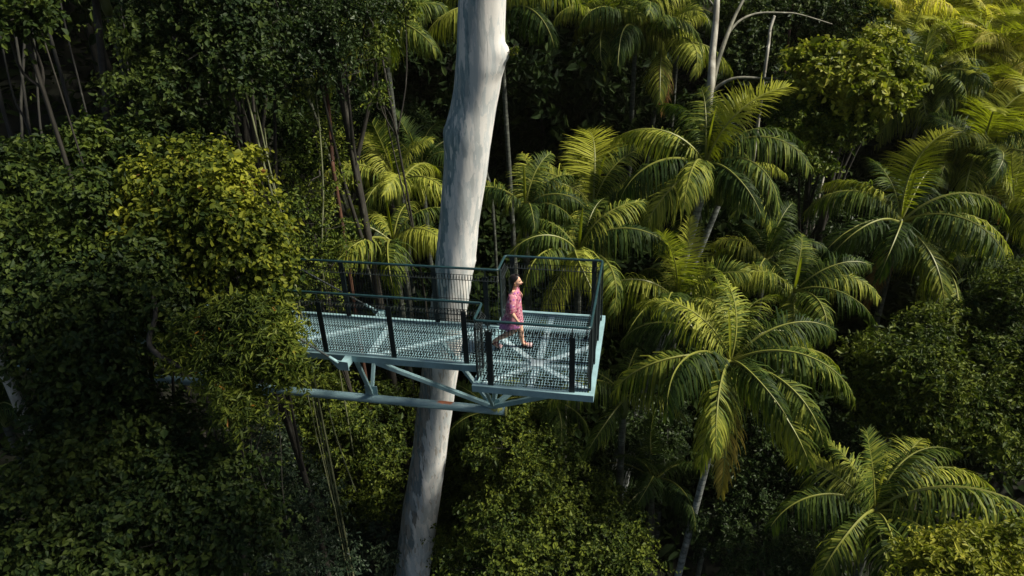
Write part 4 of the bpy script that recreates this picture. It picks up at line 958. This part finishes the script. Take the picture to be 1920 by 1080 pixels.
# ------------------------------------------------------------------ the woman
def loft(rings, n=24, ripple=None, seed=0):
    """rings: (cx, cy, cz, rx, ry, tilt) ellipses, tilt in radians about y"""
    V = []
    for i, (cx, cy, cz, rx, ry, tl) in enumerate(rings):
        a = np.arange(n) * 2 * PI / n; k = 1 + (ripple(i, a) if ripple else 0)
        x = np.cos(a) * rx * k; y = np.sin(a) * ry * k
        V.append(np.stack([cx + x * math.cos(tl), cy + y, cz + x * math.sin(tl)], 1))
    m = len(rings); i, j = np.meshgrid(np.arange(m - 1), np.arange(n), indexing='ij'); j2 = (j + 1) % n
    F = np.stack([i * n + j, i * n + j2, (i + 1) * n + j2, (i + 1) * n + j], -1).reshape(-1, 4)
    return np.concatenate(V), F

def skin_mesh(verts, edges, radii, root=0, sub=2):
    me = bpy.data.meshes.new('skin_tmp'); me.from_pydata(verts, edges, []); o = bpy.data.objects.new('skin_tmp', me); COL.objects.link(o)
    o.modifiers.new('skin', 'SKIN'); sl = me.skin_vertices[0].data
    for i, r in enumerate(radii):
        r = r if isinstance(r, tuple) else (r, r); r = tuple(q * (1.25 if .025 < q < .075 else 1.) for q in r); sl[i].radius = r; sl[i].use_root = (i == root)
    o.modifiers.new('sub', 'SUBSURF').levels = sub; o.modifiers['sub'].render_levels = sub
    dg = bpy.context.evaluated_depsgraph_get(); dg.update()
    ev = o.evaluated_get(dg); out = bpy.data.meshes.new_from_object(ev)
    bpy.data.objects.remove(o); bpy.data.meshes.remove(me); return out

def head_np(c, pitch):
    """a head facing +x: skull, brow, nose, lips, chin, ears"""
    nu, nv = 40, 30; V = []
    for i in range(nv + 1):
        ph = PI * i / nv
        for j in range(nu):
            th = 2 * PI * j / nu; d = np.array([math.sin(ph) * math.cos(th), math.sin(ph) * math.sin(th), math.cos(ph)])
            x, y, z = d * np.array([.094, .07, .112])
            f = max(0, d[0]) ** 2
            if z < -.02:
                k = 1 - .42 * ((-z - .02) / .092) ** 1.1; y *= k; x = x * (k + .3 * (d[0] > 0) * f) if d[0] > 0 else x * (k * .9)
            g = lambda cy, cz, sy, sz: math.exp(-((abs(y) - cy) / sy) ** 2 - ((z - cz) / sz) ** 2) * (d[0] > .2)
            x += .015 * g(0, -.022, .012, .014) + .014 * g(0, .0, .008, .02)              # nose
            x -= .011 * g(.032, .008, .014, .011)                                         # eye sockets
            x += .005 * g(.03, .027, .02, .008)                                           # brow
            x += .008 * g(0, -.052, .02, .006) + .008 * g(0, -.062, .018, .005) - .004 * g(0, -.057, .02, .003)   # lips
            x += .012 * g(0, -.092, .018, .014)                                           # chin
            V.append((x, y, z))
    V = np.array(V); i, j = np.meshgrid(np.arange(nv), np.arange(nu), indexing='ij'); j2 = (j + 1) % nu
    F = np.stack([i * nu + j, (i + 1) * nu + j, (i + 1) * nu + j2, i * nu + j2], -1).reshape(-1, 4)
    ca, sa = math.cos(pitch), math.sin(pitch); R = np.array([[ca, 0, -sa], [0, 1, 0], [sa, 0, ca]])
    parts = [(V, F)]
    for s in (-1, 1):
        E, G, _ = tube_np([(-.012, s * .066, .012), (-.018, s * .076, .02), (-.016, s * .078, 0), (-.006, s * .07, -.024)], [.006, .014, .013, .005], 8, False); parts.append((E, G))
    return [(v @ R.T + c, f) for v, f in parts], R

def build_woman():
    ft = PZ(981, 651, 0); o = np.array([ft[0] - .135, ft[1] - .06, 0.0])
    t = thing('person', 'woman in a pink patterned dress and sandals walking across the lookout deck', 'person', o)
    LF, RF = np.array([0, .075, 0]), np.array([0, -.085, 0])
    verts = []; edges = []; rr = []
    def v(p, r): verts.append(tuple(p)); rr.append(r); return len(verts) - 1
    def chain(i, lst):
        for p, r in lst: k = v(p, r); edges.append((i, k)); i = k
        return i
    pel = v((0, 0, .83), (.105, .14)); 
    waist = chain(pel, [((.005, 0, .93), (.085, .115)), ((.01, 0, 1.02), (.08, .105))]); chest = chain(waist, [((.015, 0, 1.15), (.095, .13))]); sh = chain(chest, [((0, 0, 1.245), (.07, .09))])
    nk = chain(sh, [((.005, 0, 1.31), .042), ((.022, 0, 1.36), .04), ((.03, 0, 1.4), .042)])
    # left leg forward and straight
    chain(pel, [((.01, .085, .77), .085), ((.05, .08, .58), .068), ((.085, .08, .43), .047), ((.085, .08, .31), .05), ((.12, .08, .12), .031), ((.135, .08, .075), .033), ((.2, .08, .06), (.026, .034)), ((.27, .082, .04), (.018, .038)), ((.305, .083, .035), (.012, .03))])
    # right leg trailing, heel lifted
    chain(pel, [((-.01, -.085, .77), .085), ((.0, -.085, .58), .068), ((-.02, -.085, .43), .047), ((-.14, -.085, .36), .05), ((-.375, -.085, .215), .031), ((-.43, -.085, .17), .033), ((-.385, -.085, .11), (.026, .034)), ((-.34, -.085, .06), (.018, .038)), ((-.305, -.085, .045), (.012, .03))])
    def arm(s, el, wr, dirf):
        a = chain(sh, [((0, s * .1, 1.24), .05), ((-.005, s * .165, 1.2), .046), (el, .036), ((np.array(el) + np.array(wr)) / 2 + np.array([0, 0, .0]), .033), (wr, .022)])
        wr = np.array(wr); dirf = unit(np.array(dirf, float)); pw = v(wr + dirf * .045, (.03, .016)); edges.append((a, pw))
        sd = unit(np.cross(dirf, [0, s, 0]))   # across the palm
        for k, (off, ln) in enumerate(((-.026, .058), (-.009, .072), (.009, .068), (.025, .052))):
            b = wr + dirf * .085 + sd * off; q = v(b, .0085); edges.append((pw, q))
            chain(q, [(b + dirf * ln * .5 + np.array([0, -s * .006, 0]), .0078), (b + dirf * ln + np.array([0, -s * .022, 0]), .006)])
        tb = v(wr + dirf * .03 + sd * -.03, .0105); edges.append((pw, tb)); chain(tb, [(wr + dirf * .062 + sd * -.048, .009), (wr + dirf * .09 + sd * -.05, .007)])
    arm(-1, (-.03, -.225, .95), (.085, -.215, .765), (.22, .02, -1)); arm(1, (-.04, .22, .95), (-.02, .23, .74), (.1, 0, -1))
    me = skin_mesh(verts, edges, rr)
    hc = np.array([.045, 0, 1.475]); hp, R = head_np(hc, .02)
    bm = bmesh.new(); bm.from_mesh(me)
    for V, F in hp:
        vs = [bm.verts.new(p) for p in V]
        for f in F:
            try: bm.faces.new([vs[i] for i in f])
            except ValueError: pass
    bmesh.ops.remove_doubles(bm, verts=bm.verts, dist=1e-5)
    for f in bm.faces: f.smooth = True
    body = bpy.data.meshes.new('body'); bm.to_mesh(body); bm.free()
    m, nt, b, out = new_mat('skin'); b.inputs['Base Color'].default_value = (.72, .42, .29, 1); b.inputs['Roughness'].default_value = .5
    b.inputs['Subsurface Weight'].default_value = .08; b.inputs['Subsurface Radius'].default_value = (.02, .008, .004)
    body.materials.append(m); link('body', body, t)
    def add(name, V, F, mat, F3=None, smooth=True): return link(name, np_mesh(name, V, F, mat, smooth, F3), t)
    # eyes, brows, lips
    dk = flat_mat('dark_eye', (.02, .012, .01), .3); lp = flat_mat('lip', (.45, .12, .11), .5)
    for s in (-1, 1):
        V, F, F3 = tube_np(np.array([(.083, s * .024, .01), (.086, s * .032, .011), (.08, s * .043, .009)]) @ R.T + hc, [.004, .006, .003], 6); add('eye', V, F, dk, F3)
        V, F, F3 = tube_np(np.array([(.096, s * .018, .028), (.093, s * .034, .033), (.08, s * .05, .028)]) @ R.T + hc, [.003, .004, .002], 5); add('eyebrow', V, F, dk, F3)
        V, F, F3 = tube_np(np.array([(-.004, s * .082, -.03), (.0, s * .084, -.045), (-.004, s * .084, -.062)]) @ R.T + hc, [.004, .013, .007], 7); add('earring', V, F, flat_mat('gold_earring', (.75, .5, .12), .25, .8, .1), F3)
    V, F, F3 = tube_np(np.array([(.092, -.02, -.058), (.1025, 0, -.056), (.092, .02, -.058)]) @ R.T + hc, [.003, .007, .003], 6); add('lips', V, F, lp, F3)
    # hair: cap over the skull falling down the back, with strands
    hm, nt, b, out = new_mat('dark_hair'); tc = N(nt, 'ShaderNodeTexCoord'); mp = N(nt, 'ShaderNodeMapping'); mp.inputs['Scale'].default_value = (60, 60, 4); nt.links.new(tc.outputs['Object'], mp.inputs[0])
    nt.links.new(ramp(nt, [(.3, (.005, .003, .003)), (.7, (.018, .01, .009))], noise(nt, mp.outputs[0], 1, 3).outputs[0]).outputs[0], b.inputs['Base Color']); b.inputs['Roughness'].default_value = .38
    rows = []; nA = 22
    for i, (z, rx, ry, cx, open_) in enumerate(((.122, .02, .02, -.005, .0), (.116, .062, .05, -.006, .15), (.095, .088, .068, -.008, .6), (.06, .104, .08, -.008, 1.05), (.02, .108, .085, -.01, 1.5), (-.03, .1, .084, -.014, 1.68), (-.09, .088, .08, -.022, 1.75), (-.16, .07, .078, -.04, 1.75), (-.24, .055, .078, -.065, 1.7), (-.31, .042, .075, -.085, 1.62), (-.36, .02, .04, -.09, 1.62))):
        a = np.linspace(open_ + .02, 2 * PI - open_ - .02, nA); w = 1 + .03 * np.sin(a * 9 + i)
        rows.append(np.stack([cx + np.cos(a) * rx * w, np.sin(a) * ry * w, np.full(nA, z)], 1))
    V = np.concatenate(rows); nh = 7 * nA
    Vh = V.copy(); Vh[:nh] = V[:nh] @ R.T
    V = Vh + hc
    i, j = np.meshgrid(np.arange(len(rows) - 1), np.arange(nA - 1), indexing='ij'); F = np.stack([i * nA + j, i * nA + j + 1, (i + 1) * nA + j + 1, (i + 1) * nA + j], -1).reshape(-1, 4)
    h = add('hair', V, F, hm); md = h.modifiers.new('thick', 'SOLIDIFY'); md.thickness = .016; md.offset = -1; h.modifiers.new('sub', 'SUBSURF').render_levels = 1
    # dress
    dm, nt, b, out = new_mat('pink_dress'); tc = N(nt, 'ShaderNodeTexCoord')
    vo = N(nt, 'ShaderNodeTexVoronoi'); vo.inputs['Scale'].default_value = 22; nt.links.new(tc.outputs['Object'], vo.inputs[0])
    sp = N(nt, 'ShaderNodeSeparateColor'); nt.links.new(vo.outputs['Color'], sp.inputs[0])
    c1 = ramp(nt, [(.0, (.4, .06, .15)), (.28, (.6, .32, .35)), (.45, (.14, .02, .07)), (.74, (.72, .48, .5)), (.88, (.3, .08, .3))], sp.outputs[0], 'CONSTANT').outputs[0]
    c2 = mixc(nt, ramp(nt, [(.42, (0,) * 3), (.5, (1,) * 3)], vo.outputs['Distance']).outputs[0], c1, (.52, .19, .25))
    sz = N(nt, 'ShaderNodeSeparateXYZ'); nt.links.new(tc.outputs['Object'], sz.inputs[0])
    hemf = ramp(nt, [(.0, (.6,) * 3), (1, (0,) * 3)], math_n(nt, 'MULTIPLY', math_n(nt, 'SUBTRACT', math_n(nt, 'ADD', sz.outputs[2], math_n(nt, 'MULTIPLY', sz.outputs[0], .6)), .42), 3.)).outputs[0]
    nt.links.new(mixc(nt, hemf, c2, (.42, .2, .52)), b.inputs['Base Color']); b.inputs['Roughness'].default_value = .75
    rg = np.random.default_rng(4); p1, p2 = rg.uniform(0, 6, 2)
    def rip(i, a): 
        k = max(0, (i - 4)) / 6
        return k * (.09 * np.sin(7 * a + p1 + i * .15) + .05 * np.sin(12 * a + p2))
    rings = [(0.0, 0, 1.285, 0.055, 0.085, 0.5), (0.0, 0, 1.262, 0.085, 0.165, 0.35), (0.005, 0, 1.21, 0.105, 0.185, 0.15), (0.015, 0, 1.12, 0.1125, 0.1564, 0.05), (0.015, 0, 1.0, 0.1125, 0.1518, 0), (0.0, 0, 0.9, 0.135, 0.1702, 0), (-0.01, 0, 0.8, 0.1485, 0.1748, 0), (-0.035, 0, 0.7, 0.18, 0.19, 0.05), (-0.055, 0, 0.63, 0.205, 0.2, 0.1), (-0.07, 0, 0.57, 0.22, 0.21, 0.14), (-0.075, 0, 0.52, 0.235, 0.215, 0.16)]
    V, F = loft(rings, 48, rip); dr = add('dress', V, F, dm); md = dr.modifiers.new('thick', 'SOLIDIFY'); md.thickness = .006; dr.modifiers.new('sub', 'SUBSURF').render_levels = 1
    def sleeve(s, el):
        a0 = np.array([0, s * .13, 1.235]); a1 = np.array(el) + np.array([0, s * .0, -.0]); rg2 = []
        pts = [a0, a0 * .7 + a1 * .3 + np.array([0, s * .03, .0]), a0 * .35 + a1 * .65 + np.array([0, s * .03, 0]), a1 * 1.0, a1 + np.array([.02, 0, -.03])]
        V, F, _ = tube_np(spline(pts, 12), np.interp(np.linspace(0, 1, 12), [0, .15, .5, .85, .93, 1], [.075, .085, .092, .095, .055, .062]), 18, False)
        V = V + .006 * np.sin(V[:, 2:3] * 60 + V[:, :1] * 40)
        o = add('sleeve', V, F, dm); o.modifiers.new('thick', 'SOLIDIFY').thickness = .005
    sleeve(-1, (-.03, -.225, .95)); sleeve(1, (-.04, .22, .95))
    V, F, F3 = tube_np([(.125, -.01, 1.27), (.15, .0, 1.2), (.155, 0, 1.13)], [.004, .012, .004], 6); add('neckline', V, F, m, F3)
    # sandals
    so = flat_mat('black_sandal_sole', (.015, .012, .012), .6); st = flat_mat('red_sandal_strap', (.25, .02, .03), .5); pw = flat_mat('pale_bow', (.75, .5, .5), .6)
    for s, (heel, toe) in ((.082, ((.1, .0), (.325, .0))), (-.085, ((-.455, .125), (-.285, .005)))):
        h0 = np.array([heel[0], s, heel[1]]); t0 = np.array([toe[0], s, toe[1]]); dd = unit(t0 - h0); up = unit(np.cross(dd, [0, 1, 0])); up = up if up[2] > 0 else -up
        L = np.linalg.norm(t0 - h0); sd = np.array([0, 1., 0]); P0 = []
        prof = [(0, .026, .05), (.15, .033, .05), (.5, .03, .04), (.75, .042, .03), (.93, .034, .026), (1, .012, .024)]
        V = []
        for q, w, hgt in prof:
            c = h0 + dd * L * q
            V += [c - sd * w, c + sd * w, c + sd * w + up * hgt, c - sd * w + up * hgt]
        F = []
        for i in range(len(prof) - 1):
            for k in range(4): F.append((i * 4 + k, i * 4 + (k + 1) % 4, i * 4 + 4 + (k + 1) % 4, i * 4 + 4 + k))
        F += [(3, 2, 1, 0), (20, 21, 22, 23)]
        mb = MB(); mb.add(V, F); sh_ = link('sandal', np_mesh('sandal', np.array(V), np.array(F), so, False), t)
        for q, hh, rb in ((.2, .1, .011), (.1, .125, .01)):
            c = h0 + dd * L * q; V2, F2, G2 = tube_np([c - sd * .034 + up * .04, c - sd * .03 + up * hh * .85, c + up * hh + dd * .05, c + sd * .03 + up * hh * .85, c + sd * .034 + up * .04], [rb] * 5, 6); link('strap', np_mesh('strap', V2, F2, st, True, G2), sh_)
        for q in (.62, .84):
            c = h0 + dd * L * q; V2, F2, G2 = tube_np([c - sd * .046 + up * .03, c - sd * .03 + up * .07, c + up * .078, c + sd * .03 + up * .07, c + sd * .046 + up * .03], [.014, .02, .024, .02, .014], 8); link('strap', np_mesh('strap', V2, F2, pw, True, G2), sh_)
build_woman()
# ------------------------------------------------------------------ light
def build_light():
    w = bpy.data.worlds.new('World'); SC.world = w; w.use_nodes = True; nt = w.node_tree
    sky = nt.nodes.new('ShaderNodeTexSky'); sky.sky_type = 'NISHITA'; sky.sun_disc = False
    el = rad(SUN_EL); a = rad(SUN_AZ)
    sh = HR * math.cos(a) + HF * math.sin(a); s = Vector((sh[0] * math.cos(el), sh[1] * math.cos(el), math.sin(el)))
    sky.sun_elevation = el; sky.sun_rotation = math.atan2(s.x, s.y); sky.dust_density = 1.5; sky.air_density = 1.0
    bg = nt.nodes['Background']; nt.links.new(sky.outputs[0], bg.inputs[0]); bg.inputs[1].default_value = SKY
    ld = bpy.data.lights.new('sun', 'SUN'); lo = bpy.data.objects.new('sun', ld); COL.objects.link(lo)
    ld.energy = SUN; ld.angle = rad(SUN_ANG); ld.color = (1, .94, .8)
    lo.rotation_euler = s.to_track_quat('Z', 'Y').to_euler(); lo.location = (10, -10, 30)
    vs = SC.view_settings; vs.view_transform = 'Standard'; vs.look = 'None'; vs.exposure = EXPO; vs.gamma = 1
    cy = SC.cycles; cy.max_bounces = 5; cy.diffuse_bounces = 2; cy.glossy_bounces = 2; cy.transmission_bounces = 2; cy.transparent_max_bounces = 4
    cy.caustics_reflective = False; cy.caustics_refractive = False
build_light()
def build_haze():
    m = bpy.data.materials.new('haze'); m.use_nodes = True; nt = m.node_tree
    for n in list(nt.nodes):
        if n.type == 'BSDF_PRINCIPLED': nt.nodes.remove(n)
    v = nt.nodes.new('ShaderNodeVolumePrincipled'); v.inputs['Color'].default_value = (.98, .92, .7, 1); v.inputs['Density'].default_value = HAZE; v.inputs['Anisotropy'].default_value = .2
    nt.links.new(v.outputs[0], nt.nodes['Material Output'].inputs['Volume'])
    mb = MB(); mb.box((-480, -480, -60), (500, 520, 45)); o = mb.build('haze', m); tag(o, kind='stuff')
HAZE = .00015
build_haze()
